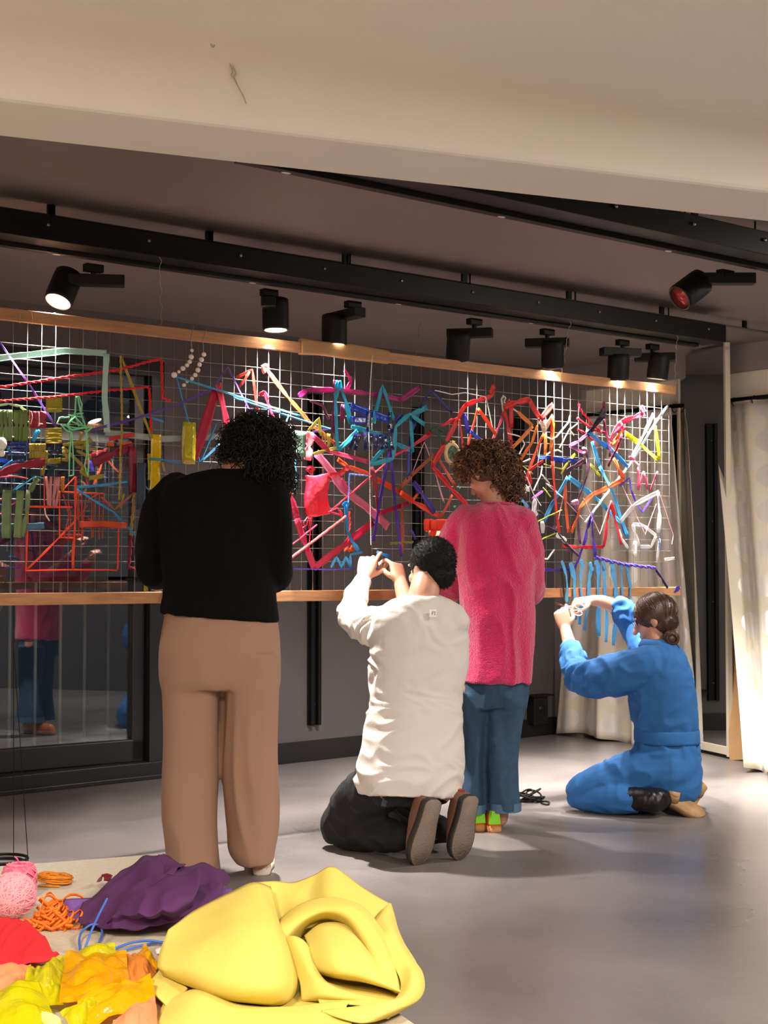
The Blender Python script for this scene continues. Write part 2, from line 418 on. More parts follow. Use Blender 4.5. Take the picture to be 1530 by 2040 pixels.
# ---- tall mirror standing between the curtains
MR = onz(1452, 1512, 0); ML = V((1.865, 9.56, 0)); dM = (ML - MR).normalized(); nM = V((-dM.y, dM.x, 0)) # nM points to the left / into the room
if nM.x > 0: nM = -nM
WM = (ML - MR).length; HM = 2.485
mir = thing('tall_mirror', 'tall mirror in a slim cream frame standing between the two dotted curtains', 'mirror', MR)
def mp(t, q, z): return MR + dM * t + nM * q + V((0, 0, z))
bm = B(); A3 = (dM, nM, V((0, 0, 1)))
box(bm, mp(0.0125, -0.015, HM / 2 + 0.01), (0.025, 0.034, HM), A3); box(bm, mp(WM - 0.0125, -0.015, HM / 2 + 0.01), (0.025, 0.034, HM), A3)
box(bm, mp(WM / 2, -0.015, 0.045), (WM, 0.033, 0.05), A3)
obj('mirror_frame', bm, mat('mirror_frame_cream', '#d8cdb4', 0.45), mir, bevel=0.003)
bm = B(); box(bm, mp(WM / 2, -0.01, HM / 2 + 0.03), (WM - 0.05, 0.008, HM - 0.08), A3)
obj('mirror_glass', bm, mat('mirror_silver', '#d9d9d6', 0.015, 1.0), mir)
bm = B(); box(bm, mp(WM / 2, -0.02, 0.01), (WM, 0.03, 0.02), A3); obj('bottom_rail', bm, M_BLACK, mir)
# ---- curtain rods and curtains
ROD_Z = 2.165
rod = thing('curtain_rod', 'dark curtain rod running above both dotted curtains', 'curtain rod', cl(TO + 0.05, -0.05, ROD_Z))
bm = B(); cyl(bm, cl(TO - 0.02, 0.02, ROD_Z), cl(3.2, 0.02, ROD_Z), 0.014, n=14); obj('rod', bm, M_BLACK, rod, True)
m_cur = bpy.data.materials.new('cream_curtain_with_satin_dots'); m_cur.use_nodes = True
def _cur():
    nt = m_cur.node_tree; N = nt.nodes; L = nt.links; b = N['Principled BSDF']
    uv = N.new('ShaderNodeUVMap'); uv.uv_map = 'UVMap'
    sp = N.new('ShaderNodeSeparateXYZ'); L.new(uv.outputs[0], sp.inputs[0])
    def M(op, a, v=None, x=None):
        n = N.new('ShaderNodeMath'); n.operation = op
        if isinstance(a, (int, float)): n.inputs[0].default_value = a
        else: L.new(a, n.inputs[0])
        if v is not None:
            if isinstance(v, (int, float)): n.inputs[1].default_value = v
            else: L.new(v, n.inputs[1])
        return n.outputs[0]
    u = M('SUBTRACT', M('FRACT', sp.outputs[0]), 0.5); v = M('SUBTRACT', M('FRACT', sp.outputs[1]), 0.5)
    d = M('SQRT', M('ADD', M('MULTIPLY', u, u), M('MULTIPLY', v, v)))
    dot = M('LESS_THAN', d, 0.36)
    mx = N.new('ShaderNodeMixRGB'); L.new(dot, mx.inputs[0]); mx.inputs[1].default_value = lin('#e6dcc6'); mx.inputs[2].default_value = lin('#ebe5da')
    L.new(mx.outputs[0], b.inputs['Base Color'])
    mr = N.new('ShaderNodeMapRange'); mr.inputs[3].default_value = 0.75; mr.inputs[4].default_value = 0.30; L.new(dot, mr.inputs[0]); L.new(mr.outputs[0], b.inputs['Roughness'])
    mm = M('MULTIPLY', dot, 0.2); L.new(mm, b.inputs['Metallic'])
_cur()
def curtain(label, pts_top, pts_bot, ztop, zbot, folds, amp, dot=0.2, phase=0.0, nu=40, nv=160, flare=None):
    """pts: polylines (plan) at the rod and at the floor"""
    t = thing('dotted_curtain', label, 'curtain', V(pts_bot[len(pts_bot) // 2]))
    bm = B(); uvl = bm.loops.layers.uv.new('UVMap')
    lt = sum((V(a) - V(b)).length for a, b in zip(pts_bot, pts_bot[1:])) * 1.1
    rows = []
    for i in range(nu + 1):
        f = i / nu; row = []
        for j in range(nv + 1):
            s = j / nv
            a = V(cr([tuple(p) for p in pts_top], s * (len(pts_top) - 1) * 0.99999)); c = V(cr([tuple(p) for p in pts_bot], s * (len(pts_bot) - 1) * 0.99999))
            p = a.lerp(c, f ** 0.9)
            z0 = zbot + 0.02 * math.sin(s * 9 + phase) + (flare(s) if flare else 0)
            z = ztop + (z0 - ztop) * f
            A = amp * (0.45 + 0.55 * f)
            ph = s * folds * 2 * math.pi + phase + 0.8 * math.sin(f * 2 + s * 5)
            off = -nC * (A * math.sin(ph) + 0.3 * A * math.sin(2.3 * ph + 1)) + dC * (0.35 * A * math.cos(ph))
            if f < 0.05: off *= 0.6
            row.append(V((p.x, p.y, z)) + off)
        rows.append(row)
    vv = [[bm.verts.new(p) for p in r] for r in rows]
    for i in range(nu):
        for j in range(nv):
            fc = bm.faces.new((vv[i][j], vv[i][j + 1], vv[i + 1][j + 1], vv[i + 1][j]))
            for lp, (a, b) in zip(fc.loops, ((i, j), (i, j + 1), (i + 1, j + 1), (i + 1, j))):
                lp[uvl].uv = (b / nv * lt / dot, 0.3 + a / nu * (ztop - zbot) / dot)
    o = obj('curtain_cloth', bm, m_cur, t, True)
    md = o.modifiers.new('t', 'SOLIDIFY'); md.thickness = 0.003
    bm = B(); vb = [[bm.verts.new(V((p.x, p.y, z)) + (-nC) * 0.004) for p in rows[0]] for z in (ztop + .004, ztop - .045)]
    for j in range(nv): bm.faces.new((vb[0][j], vb[0][j + 1], vb[1][j + 1], vb[1][j]))
    o = obj('heading_band', bm, mat('heading_tape', '#e4dac4', .7), t, True); md = o.modifiers.new('t', 'SOLIDIFY'); md.thickness = .002
    a, b = (pts_top[0] - CORN).dot(dC), (pts_top[-1] - CORN).dot(dC); nr = max(3, int((b - a) / .13))
    for k in range(nr + 1):
        c = cl(a + (b - a) * k / nr, 0.02, ROD_Z - .012); R = [c + V((0, 0, 0.026 * math.cos(q))) + nC * (0.026 * math.sin(q)) for q in [2 * math.pi * i / 14 for i in range(15)]]
        bm = B(); tube(bm, R, 0.003, 6, 2, cap=False); obj('curtain_ring', bm, M_BLACK, t, True)
    return t
def P0(px, py, z=0.0):
    p = onz(px, py, z); return V((p.x, p.y, 0))
curtain('cream dotted curtain behind the right end of the mesh, left of the mirror',
        [cl(0.30, 0.02), cl(0.55, 0.03), cl(0.8, 0.02), cl(1.04, 0.0)],
        [P0(1112, 1464), P0(1185, 1475), P0(1262, 1481), P0(1335, 1488), P0(1393, 1499)], 2.15, 0.012, 4.5, 0.035, 0.2)
curtain('cream curtain with satin dots at the right edge, beside the cardboard',
        [cl(1.36, 0.02), cl(1.7, 0.02), cl(2.1, 0.02)],
        [P0(1492, 1540), P0(1545, 1545), P0(1640, 1560)], 2.15, 0.015, 2.2, 0.05, 0.215, phase=2.2, flare=lambda s: 0.14 * math.exp(-(s / 0.06) ** 2) * 0)
# ---- flat cardboard pieces leaning between mirror and right curtain
M_CARD = mat('brown_cardboard', '#b08a5c', 0.85, var=0.08, vscale=12)
M_CARDD = mat('dark_brown_board', '#5b4433', 0.8)
for k, (pb, pt, w_, zt, m_, lab) in enumerate((
        ((1468, 1515), (1458, 1255), 0.10, 0.85, M_CARD, 'tall brown cardboard strip leaning just right of the mirror'),
        ((1482, 1514), (1466, 1300), 0.13, 0.75, M_CARD, 'wide brown cardboard sheet leaning against the right curtain'),
        ((1462, 1508), (1455, 1400), 0.10, 0.45, M_CARDD, 'short dark brown board at the foot of the mirror'))):
    base = onz(pb[0], pb[1], 0.0); base += V((0, 0.02 * k, 0)); top = at(pt[0], pt[1], base.y + 0.16)
    d = (top - base); up = d.normalized(); sx = dC.copy(); sx = (sx - up * sx.dot(up)).normalized(); th = sx.cross(up)
    bm = B(); box(bm, base + d * 0.5 + up * 0.003, (w_, 0.008, d.length), (sx, th, up))
    tag(obj('cardboard_sheet', bm, m_, bevel=0.001), lab, 'cardboard')
# ================================================================ CEILING TRACKS AND SPOT LAMPS
AG = math.radians(50.4)
dG = V((math.sin(AG), math.cos(AG), 0)); nG = V((-dG.y, dG.x, 0))
UP = V((0, 0, 1)); AX = (dG, nG, UP)
ZT = 2.33
def track(label, q_from, x0, x1, wid, rail_q=None):
    a = q_from
    def tp(s, q, z): return V((0, 0, z)) + nG * (a + q) + dG * s
    t = thing('lighting_track', label, 'lighting track', tp(x0, 0, ZT))
    L_ = x1 - x0; mid = (x0 + x1) / 2
    bm = B(); box(bm, tp(mid, wid / 2, ZT + 0.045), (L_, wid, 0.09), AX); box(bm, tp(mid, wid / 2, ZT + 0.094), (L_, wid * 0.6, 0.012), AX)
    obj('track_housing', bm, M_BLACK, t, bevel=0.003)
    bm = B(); box(bm, tp(mid - 0.04, wid - 0.02, ZT - 0.008), (L_ - 0.08, 0.036, 0.018), AX); obj('track_channel', bm, M_BLACKM, t, bevel=0.002)
    for k_ in range(6):
        bm = B(); s_ = x0 + 0.3 + k_ * (L_ - 0.6) / 5; cyl(bm, tp(s_, wid - .015, ZT + 0.09), tp(s_, wid - .015, ZC), 0.004, n=8); obj('hanger_rod', bm, M_BLACK, t, True)
    k = x0 + 0.21
    while k < x1 - 0.05:
        bm = B(); cyl(bm, tp(k, -0.0, ZT + 0.055), tp(k, -0.006, ZT + 0.055), 0.007, n=10); obj('screw', bm, mat('screw_steel', '#8c8c8c', 0.35, 0.9), t, True); k += 0.42
    return t, tp
Q1 = onz(540, 545, ZT).dot(nG)
S0 = onz(-60, 480, ZT).dot(dG); S1 = onz(1390, 690, ZT).dot(dG)
tr1, tp1 = track('black lighting track above the wire mesh, with seven spot lamps', Q1, S0, S1, 0.155)
q2 = (onz(560, 340, ZT).dot(nG) + onz(1530, 530, ZT).dot(nG)) / 2 - 0.155
tr2, tp2 = track('black lighting track nearer the white beam, with a single spot lamp', q2, onz(450, 320, ZT).dot(dG), onz(1600, 545, ZT).dot(dG), 0.155)
# slim ceiling rails beside the tracks
for tp_, a, b, lab in ((tp1, S0, onz(1485, 687, 2.44).dot(dG), 'slim dark ceiling rail running along the longer track, ending past it'),
                       (tp2, onz(700, 350, ZT).dot(dG), onz(1600, 500, ZT).dot(dG), 'slim dark ceiling rail beside the nearer track')):
    t = thing('ceiling_rail', lab, 'rail', tp_(a, 0.02, 2.49))
    qo = onz(1485, 687, 2.485).dot(nG) - Q1 if tp_ is tp1 else 0.02
    qo = onz(540, 503, 2.455).dot(nG) - Q1
    bm = B(); cyl(bm, tp_(a, qo, 2.455), tp_(b, qo, 2.455), 0.009, n=10); obj('rail_bar', bm, mat('grey_rail_metal', '#7a7572', 0.4, 0.2), t, True)
    k = a + 0.3
    while k < b:
        bm = B(); box(bm, tp_(k, qo, 2.478), (0.03, 0.012, 0.044), AX); obj('rail_bracket', bm, M_BLACK, t); k += 0.7
# clear clips at the track edges
M_CLIP = mat('clear_clip', '#d9cfc9', 0.15, spec=0.8)
for px, py, tp_, wd in ((568, 342, tp2, .155), (993, 431, tp2, .155), (1317, 501, tp2, .155), (95, 511, tp1, .155), (470, 570, tp1, .155), (760, 611, tp1, .155), (1013, 650, tp1, .155)):
    p = onz(px, py, ZT - 0.012); q0 = Q1 if tp_ is tp1 else q2; q_ = p.dot(nG); p += nG * (min(max(q_, q0 + .012), q0 + wd - .012) - q_)
    bm = B(); ball(bm, p, (0.022, 0.012, 0.008), AX, 12); ball(bm, p + UP * 0.009, (0.008, 0.008, 0.012), AX, 10)
    tag(obj('cable_clip', bm, M_CLIP, None, True), 'small clear plastic clip under a black ceiling track', 'clip', 'clear clips under the ceiling tracks')
# ---- spot lamps
M_LENS = mat('lamp_lens_lit', '#fff2e2', 0.3, emit=14.0, ecol='#fff0dc')
M_LENSD = mat('lamp_lens_red_reflection', '#c9564f', 0.1, metal=0.6)  # unlit lens: the red reflection is put into its base colour
def spot(label, stem, boxc, yaw, headc, axis, Y, lit=1.0, R=0.056, Lh=0.135, blen=0.215, cone=84, power=None):
    """stem / boxc / headc: photo points at distance Y; axis: direction the beam leaves"""
    p = at(*stem, Y); t = thing('spot_lamp', label, 'spotlight', p, 'black track spot lamps')
    c = at(*boxc, Y); hc = at(*headc, Y); ax = V(axis).normalized()
    bm = B(); box(bm, V((p.x, p.y, ZT - 0.028)), (0.075, 0.036, 0.03), AX); obj('track_adapter', bm, M_BLACKM, t, bevel=0.003)
    bm = B(); cyl(bm, V((p.x, p.y, ZT - 0.03)), V((p.x, p.y, c.z + 0.01)), 0.011, n=12); obj('stem', bm, M_BLACKM, t, True)
    d = V((math.cos(yaw), math.sin(yaw), 0)); e = V((-d.y, d.x, 0))
    bm = B(); box(bm, c, (blen, 0.06, 0.042), (d, e, UP)); obj('driver_box', bm, M_BLACKM, t, bevel=0.003)
    a = ax.orthogonal().normalized(); b = ax.cross(a)
    bm = B(); prof = [(-Lh / 2, 0.80), (-Lh / 2 + 0.004, 0.97), (-Lh / 2 + 0.03, 1.0), (Lh / 2 - 0.008, 1.0), (Lh / 2, 0.97), (Lh / 2, 0.86), (Lh / 2 - 0.02, 0.80)]
    loft(bm, [ell(hc + ax * x, a * (R * k), b * (R * k), 36) for x, k in prof]); h = obj('lamp_head', bm, M_BLACKM, t, True)
    bm = B(); rr = [hc + ax * (Lh / 2) + a * (R * .9 * math.cos(i * math.pi / 12)) + b * (R * .9 * math.sin(i * math.pi / 12)) for i in range(24)]
    tube(bm, rr + [rr[0]], 0.003, 6, 1, cap=False); obj('rim', bm, mat('lamp_rim_grey', '#5f5b58', 0.3, 0.4), h, True)
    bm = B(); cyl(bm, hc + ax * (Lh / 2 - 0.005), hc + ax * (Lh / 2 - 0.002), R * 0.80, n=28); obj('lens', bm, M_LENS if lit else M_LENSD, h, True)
    if lit:
        lamp('lamp_beam', 'SPOT', hc + ax * (Lh / 2 + 0.004), (power or SPOT_W) * lit, SPOT_C, hc + ax * 2, spot_size=math.radians(cone), spot_blend=0.9, shadow_soft_size=0.035)
def YT(px, py): return onpl(px, py, V((435.0 / FPX * 7.7, 7.7, 0)) - nG * 0.035, nG).y if px < 1400 else onz(px, py, ZT - 0.01).y
yG = math.atan2(dG.y, dG.x)
spot('spot lamp furthest left, tilted, its lit lens facing the room', (186, 535), (192, 559), 0.15, (127, 573), (-0.22, -0.42, -0.86), YT(186, 535), 1.0)
spot('spot lamp hanging straight down above the woman in black', (536, 575), (537, 608), yG + 0.9, (549, 626), (0.02, -0.06, -1), YT(536, 575), 1.2)
spot('third spot lamp from the left, its driver box turned corner-on', (703, 605), (690, 628), yG + 1.5, (666, 657), (0.0, -0.05, -1), YT(703, 605), 1.0)
spot('fourth spot lamp from the left, right of the folded cardboard on the upper batten', (945, 640), (936, 664), yG - 0.9, (913, 688), (-0.05, 0.4, -1), YT(945, 640), 0.8)
spot('fifth spot lamp from the left, above the bright red ribbons', (1090, 662), (1090, 683), yG - 0.9, (1101, 704), (0.04, 0.35, -1), YT(1090, 662), 1.3)
spot('sixth spot lamp from the left, second from the end of the long track', (1240, 686), (1236, 702), yG - 0.4, (1232, 731), (-0.02, 0.15, -1), YT(1240, 686), 1.2)
spot('spot lamp at the far right end of the long track, slightly tilted', (1300, 694), (1305, 712), yG - 0.9, (1312, 729), (-0.12, 0.1, -1), YT(1300, 694), 1.3)
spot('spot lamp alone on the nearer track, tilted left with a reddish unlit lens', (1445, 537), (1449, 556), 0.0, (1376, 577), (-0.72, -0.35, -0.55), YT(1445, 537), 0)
# ================================================================ THE HANGING WIRE MESH
G0 = V((435.0 / FPX * 7.7, 7.7, 0))
def G(px, py, off=0.0): return onpl(px, py, G0 - nG * off, nG)
UB0, UB1 = G(-70, 617), G(1343, 777)
LB0, LB1 = G(-70, 1195), G(1353, 1178)
M_WOOD = mat('pine_batten', '#b98558', 0.6, var=0.18, vscale=6, stretch=(1.5, 1.5, 14), bump=0.05, bscale=40)
M_WIRE = mat('galvanised_wire', '#a29e98', 0.4, 0.7)
M_KRAFT = mat('kraft_card', '#b98e60', 0.8, var=0.06)
frame = thing('wire_mesh_panel', 'long hanging wire mesh panel between two wooden battens, woven full of colourful ribbons', 'mesh panel', LB0)
def bar(name, a, b, hgt=0.046, th=0.022):
    d = (b - a).normalized(); n = nG; u = n.cross(d) * -1
    if u.z < 0: u = -u
    bm = B(); box(bm, (a + b) / 2, ((b - a).length, th, hgt), (d, n, u)); return obj(name, bm, M_WOOD, frame, bevel=0.003)
bar('wooden_batten', UB0, UB1); bar('wooden_batten', LB0, LB1)
SP = 0.0585
def mesh_part(px0, px1):
    a = G(px0, 1100); s0 = a.dot(dG); s1 = G(px1, 1100).dot(dG); base = G0 - dG * G0.dot(dG)
    bm = B(); n = int(round((s1 - s0) / SP))
    def zt(s): f = (s - UB0.dot(dG)) / (UB1 - UB0).dot(dG); return UB0.z + (UB1.z - UB0.z) * f
    def zb(s): f = (s - LB0.dot(dG)) / (LB1 - LB0).dot(dG); return LB0.z + (LB1.z - LB0.z) * f
    for k in range(n + 1):
        s = s0 + k * SP; p = base + dG * s
        j = rnd.uniform(-.003, .003)
        cyl(bm, p + UP * (zb(s) - 0.02) + dG * j, p + UP * (zt(s) + 0.018), 0.0008, n=6)
    for k in range(15):
        P = []
        for i in range(0, n + 1, 2):
            s = s0 + i * SP; P.append(base + dG * s + UP * (zt(s) - 0.105 - k * SP + rnd.uniform(-.0012, .0012)))
        s = s1; P.append(base + dG * s1 + UP * (zt(s1) - 0.105 - k * SP))
        tube(bm, P, 0.0008, 6, 1, cap=False)
    obj('wire_mesh', bm, M_WIRE, frame, True)
mesh_part(-66, 701); mesh_part(741, 1336)
bm = B()
loft(bm, [ell(G(px, py, 0.001), nG * 0.018, UP * (0.033 + .004 * math.sin(px)), 16, 5) for px, py in ((598, 690), (640, 694), (700, 701), (735, 706), (772, 712))])
obj('cardboard_wrap', bm, M_KRAFT, frame, bevel=0.002)
for px in (612, 634, 660, 690, 722, 1095, 1110, 30, 55, 105):     # cord wound round the battens
    yb = 617 + (px + 70) * (160 / 1413.0); c = G(px, yb)
    bm = B(); R = [c + nG * (0.0135 * math.cos(a)) + UP * (0.0265 * math.sin(a)) + dG * (0.004 * a) for a in [2 * math.pi * i / 16 for i in range(17)]]
    tube(bm, R, 0.0012, 6, 1); obj('binding_wire', bm, M_WIRE, frame, True)
# suspension wires, twisted, from the track
for px0, y0, px1, y1, lab in ((318, 512, 322, 655, 'thin twisted wire hanging the mesh panel, right of the leftmost lamp'),
                              (836, 640, 828, 713, 'thin twisted wire hanging the mesh panel, left of the fourth lamp'),
                              (1136, 640, 1117, 752, 'thin twisted wire hanging the mesh panel, right of the fifth lamp'),
                              (1349, 668, 1343, 778, 'thin twisted wire hanging the right end of the mesh panel')):
    a = onz(px0, y0, ZT - 0.004); b = G(px1, y1)
    bm = B(); P = []
    for k in range(40):
        f = k / 39; p = a.lerp(b, f); ph = f * 60
        P.append(p + dG * (0.004 * math.sin(ph * .5) + .003 * math.sin(f * 19)) + nG * (0.003 * math.cos(ph)))
    tube(bm, P, 0.0012, 6, 1)
    tag(obj('suspension_wire', bm, M_WIRE, None, True), lab, 'wire')
# ---------------------------------------------------------------- ribbons
ZM = {'A': (0, 600, 3.06), 'B': (500, 680, 3.825), 'C': (800, 720, 4.25), 'D': (1040, 720, 3.518), 'E': (0, 780, 5.1), 'F': (1080, 1080, 4.5), 'P': (0, 0, 1.0), 'H': (1030, 740, 7.847)}
NRIB = [0]
def rmat(hexc, style):
    if style == 'x': return mat('tulle_' + hexc, '#' + hexc, 0.5, alpha=0.5, transl=0.0)
    if style == 'g': return mat('glossy_plastic_' + hexc, '#' + hexc, 0.18, var=0.1, vscale=30, bump=0.25, bscale=60)
    if style in 'tb': return mat('yarn_' + hexc, '#' + hexc, 0.85, bump=0.3, bscale=300)
    return mat('ribbon_' + hexc, '#' + hexc, 0.5, var=0.12, vscale=25, bump=0.15, bscale=90, transl=0.28)
def tp(zm, s):
    x0, y0, k = ZM[zm]
    return [(x0 + float(a) / k, y0 + float(b) / k) for a, b in (q.split(',') for q in s.split())]
def strip_mesh(bm, P, W, seed, pinch=0.5, twist=0.5, wave=0.004, corner=True):
    """flat ribbon through 3-D points P (in the mesh plane), width W, pinched where it turns over a wire"""
    r = random.Random(seed); S = []
    for i in range(len(P) - 1):
        a, b = P[i], P[i + 1]; L_ = (b - a).length; n = max(4, int(L_ / 0.022))
        tw = r.uniform(-twist, twist); sg = r.uniform(-1, 1) * min(wave, L_ * 0.05)
        for k in range(n + (1 if i == len(P) - 2 else 0)):
            f = k / n; e = math.sin(math.pi * f)
            pin = pinch + (1 - pinch) * min(1, e * 1.6)
            if (i == 0 and f < .5) or (i == len(P) - 2 and f > .5): pin = max(pin, 0.85)
            S.append((a.lerp(b, f) - nG * (sg * e) + UP * (-0.10 * sg * e), W * pin * (1 + .08 * r.uniform(-1, 1)), tw * e))
    # gentle curvature along the ribbon: cup + creases
    pts = [s[0] for s in S]; rows = []
    for i, (p, wd, tw) in enumerate(S):
        d = (pts[min(i + 1, len(pts) - 1)] - pts[max(i - 1, 0)])
        d = d.normalized() if d.length > 1e-9 else UP
        lat = nG.cross(d); lat = lat.normalized() if lat.length > 1e-6 else UP
        lat = lat * math.cos(tw) + nG * math.sin(tw)
        nn = d.cross(lat)
        cup = wd * (0.10 if pinch < .9 else .03)
        rows.append([p + lat * (wd * x) + nn * (cup * (1 - 4 * x * x) * (1 if i % 2 else .8)) for x in (-.5, -.25, 0, .25, .5)])
    vv = [[bm.verts.new(q) for q in row] for row in rows]
    for a, b in zip(vv, vv[1:]):
        for j in range(4): bm.faces.new((a[j], a[j + 1], b[j + 1], b[j]))
def yarn_mesh(bm, P, r_, seed, twistn=0, sag=0.0):
    r = random.Random(seed); Q = []
    for i in range(len(P) - 1):
        a, b = P[i], P[i + 1]; n = max(3, int((b - a).length / 0.02))
        for k in range(n): Q.append(a.lerp(b, k / n) + V((r.uniform(-1, 1), r.uniform(-1, 1), r.uniform(-1, 1))) * (r_ * .18))
    Q.append(P[-1])
    if not twistn: tube(bm, Q, r_, 8, 1); return
    F = frames(Q); acc = 0; out = [[] for _ in range(twistn)]
    # resample finer
    S = spline([tuple(q) for q in Q], 3); Q = [V(s) for s in S]; F = frames(Q)
    for i, (q, (a, b)) in enumerate(zip(Q, F)):
        if i: acc += (Q[i] - Q[i - 1]).length / (r_ * 1.5)
        for m_ in range(twistn):
            ph = acc + 2 * math.pi * m_ / twistn
            out[m_].append(q + a * (r_ * .5 * math.cos(ph)) + b * (r_ * .5 * math.sin(ph)))
    for o_ in out: tube(bm, o_, r_ * .56, 6, 1)
def pts3(zm, s, off):
    return [G(x, y, off) for x, y in tp(zm, s)]
def rib(style, zm, w, hexc, paths, name, label, off=None, group=None, hex2=None):
    if isinstance(label, list) or group == 'each':                 # separate pieces: one object each
        for q, s in enumerate(paths.split('|')):
            rib(style, zm, w, hexc, s, name, label[q] if isinstance(label, list) else label, off, None if isinstance(label, list) else label)
        return
    """paths: one or several polylines separated by | ; w = width in the zoom's own pixels"""
    NRIB[0] += 1; k = NRIB[0]
    off = 0.006 + (k * 7 % 9) * 0.0032 if off is None else off
    bm = B()
    for q, s in enumerate(paths.split('|')):
        P = pts3(zm, s.strip(), off + 0.0015 * q)
        wd = w / ZM[zm][2] * P[0].y / FPX
        if style == 't': yarn_mesh(bm, P, wd / 2, k * 31 + q)
        elif style == 'b': yarn_mesh(bm, P, wd / 2, k * 31 + q, 2)
        elif style == 'w': strip_mesh(bm, P, wd, k * 31 + q, 1.0, 0.15)
        elif style in 'gx': strip_mesh(bm, P, wd, k * 31 + q, 1.0, 0.2)
        else: strip_mesh(bm, P, wd, k * 31 + q)
    o = obj(name, bm, rmat(hexc, style), None, True)
    if style not in 'tb':
        md = o.modifiers.new('t', 'SOLIDIFY'); md.thickness = 0.0012; md.offset = 0
    tag(o, label, name.split('_')[0] if name.split('_')[0] in ('ribbon', 'yarn', 'cord', 'braid') else name.replace('_', ' '), group)
    return o
R_ = rib
# --- left end
R_('x', 'A', 42, 'bfe3d2', '-40,350 200,325 400,302 650,318|650,320 638,600 652,800', 'tulle_strip', 'pale mint tulle strip running along the top left, then turning straight down')
R_('b', 'A', 20, 'd8202c', '-40,530 390,465 720,418 975,352|985,365 990,590 1035,605', 'fabric_braid', 'upper of two long red braids at the top left, bending down near the beads')
R_('b', 'A', 18, 'e01f26', '-40,612 350,582 650,545 905,525|910,530 922,805', 'fabric_braid', 'lower of two long red braids at the top left, its end touching the yellow plastic')
R_('r', 'A', 18, '6a3fa0', '-40,205 0,252 180,510 345,772', 'ribbon', 'purple ribbon falling steeply from the top left corner of the mesh')
R_('r', 'A', 17, '5b3b93', '560,785 830,715 1060,640 1290,540 1390,402 1535,690', 'ribbon', 'long purple ribbon rising to a peak left of the black-haired head')
R_('b', 'A', 15, 'a88d3c', '735,335 740,600 742,800 735,900 726,1210', 'yarn', 'olive yarn braid hanging straight down in the left part of the mesh')
R_('r', 'A', 19, 'b0963a', '740,340 925,832|990,980 1005,1040', 'ribbon', 'olive ribbon slanting down to the yellow plastic strip')
R_('g', 'A', 68, 'd8b414', '952,812 948,1000 940,1178', 'plastic_strip', 'shiny yellow plastic strip hanging above the left shoulder of the woman in black')
R_('g', 'A', 40, 'c9b21c', '915,930 918,1090', 'plastic_strip', 'short yellow green plastic strip tucked beside the shiny yellow one')
R_('g', 'A', 95, 'a89b1e', '1155,738 1150,992', 'plastic_strip', 'see-through olive yellow plastic strip behind the magenta ribbon')
R_('g', 'A', 40, 'e08a14', '1148,905 1146,995', 'plastic_strip', 'small orange plastic piece below the olive yellow strip')
R_('r', 'A', 62, 'c4173f', '1182,960 1328,500|1326,502 1388,770', 'ribbon', 'wide magenta red ribbon folded to a peak left of the black curly hair')
R_('t', 'A', 9, '2f8fc0', '1075,462 1160,780 1220,990 1318,752', 'cord', 'thin blue cord hanging from the big bead then rising again')
R_('r', 'A', 14, '3a9fc9', '1078,462 1530,606 1832,700', 'ribbon', 'long light blue ribbon running right from the bead to behind the dark hair')
R_('r', 'A', 14, '3594c4', '1222,985 1352,862|910,960 1000,968 1115,990|880,700 1000,735', 'ribbon', ['short blue ribbon rising to the black curly hair', 'short blue ribbon lying level left of the black shoulder', 'tiny blue ribbon crossing the lower red braid'])
R_('x', 'A', 38, 'aeb8ae', '640,800 1000,840 1340,828', 'tulle_strip', 'grey tulle strip stretched level to the left of the black curly hair')
R_('r', 'A', 52, '9c1233', '-40,1075 0,1052 140,1000 272,980', 'ribbon', 'dark crimson ribbon rising at the left edge of the mesh')
R_('r', 'A', 58, '8e1434', '565,985 690,930 815,887|808,885 812,1165', 'ribbon', 'dark crimson ribbon with a vertical tail, left of the navy strip')
R_('r', 'A', 26, 'e0352a', '665,842 740,825 822,812', 'ribbon', 'short bright red ribbon pointing right, above the dark crimson one')
R_('t', 'A', 26, 'd05a28', '735,868 765,874 792,866|660,868 684,874', 'yarn', 'little orange yarn knot between the red and the crimson ribbon')
R_('w', 'A', 62, '33475a', '865,985 862,1130 858,1272', 'fabric_strip', 'slate blue fabric strip with frayed threads beside the black sleeve')
R_('t', 'A', 8, '4f86a0', '870,1105 900,1145 925,1150|850,1262 890,1266 925,1235', 'yarn', 'loose grey blue threads at the slate blue strip')
def weave(zm, x0, y0, x1, y1, n, vert, hexc, name, label, wj=1.0):
    """square of the mesh woven over with n parallel strips"""
    paths = []
    for i in range(n):
        f = (i + .5) / n
        if vert: paths.append(f'{x0 + (x1 - x0) * f + rnd.uniform(-5, 5)},{y0} {x0 + (x1 - x0) * f},{(y0 + y1) / 2} {x0 + (x1 - x0) * f + rnd.uniform(-7, 7)},{y1 + rnd.uniform(-6, 6)}')
        else: paths.append(f'{x0},{y0 + (y1 - y0) * f + rnd.uniform(-5, 5)} {x1},{y0 + (y1 - y0) * f + rnd.uniform(-5, 5)}')
    wd = ((x1 - x0) if vert else (y1 - y0)) / n * 1.3 * wj
    return R_('r' if wj < 3 else 'w', zm, wd, hexc, '|'.join(paths), name, label)
weave('E', 468, 62, 632, 210, 5, False, 'a8951f', 'fabric_weave', 'mustard fabric woven over the topmost square left of the mint cords')
weave('E', 462, 375, 628, 525, 6, False, 'a38f22', 'fabric_weave', 'mustard fabric woven crosswise over a square left of the mint tassels')
weave('E', 298, 528, 462, 682, 7, True, 'a8932a', 'fabric_weave', 'mustard strips woven upright over a square under the blue scraps')
weave('E', -40, 185, 120, 505, 4, True, '7d9150', 'fabric_strip', 'sage green fabric strips hung side by side at the upper left edge')
weave('E', 145, 188, 285, 500, 3, True, '74893f', 'fabric_strip', 'sage green strips hung just left of the red printed scrap')
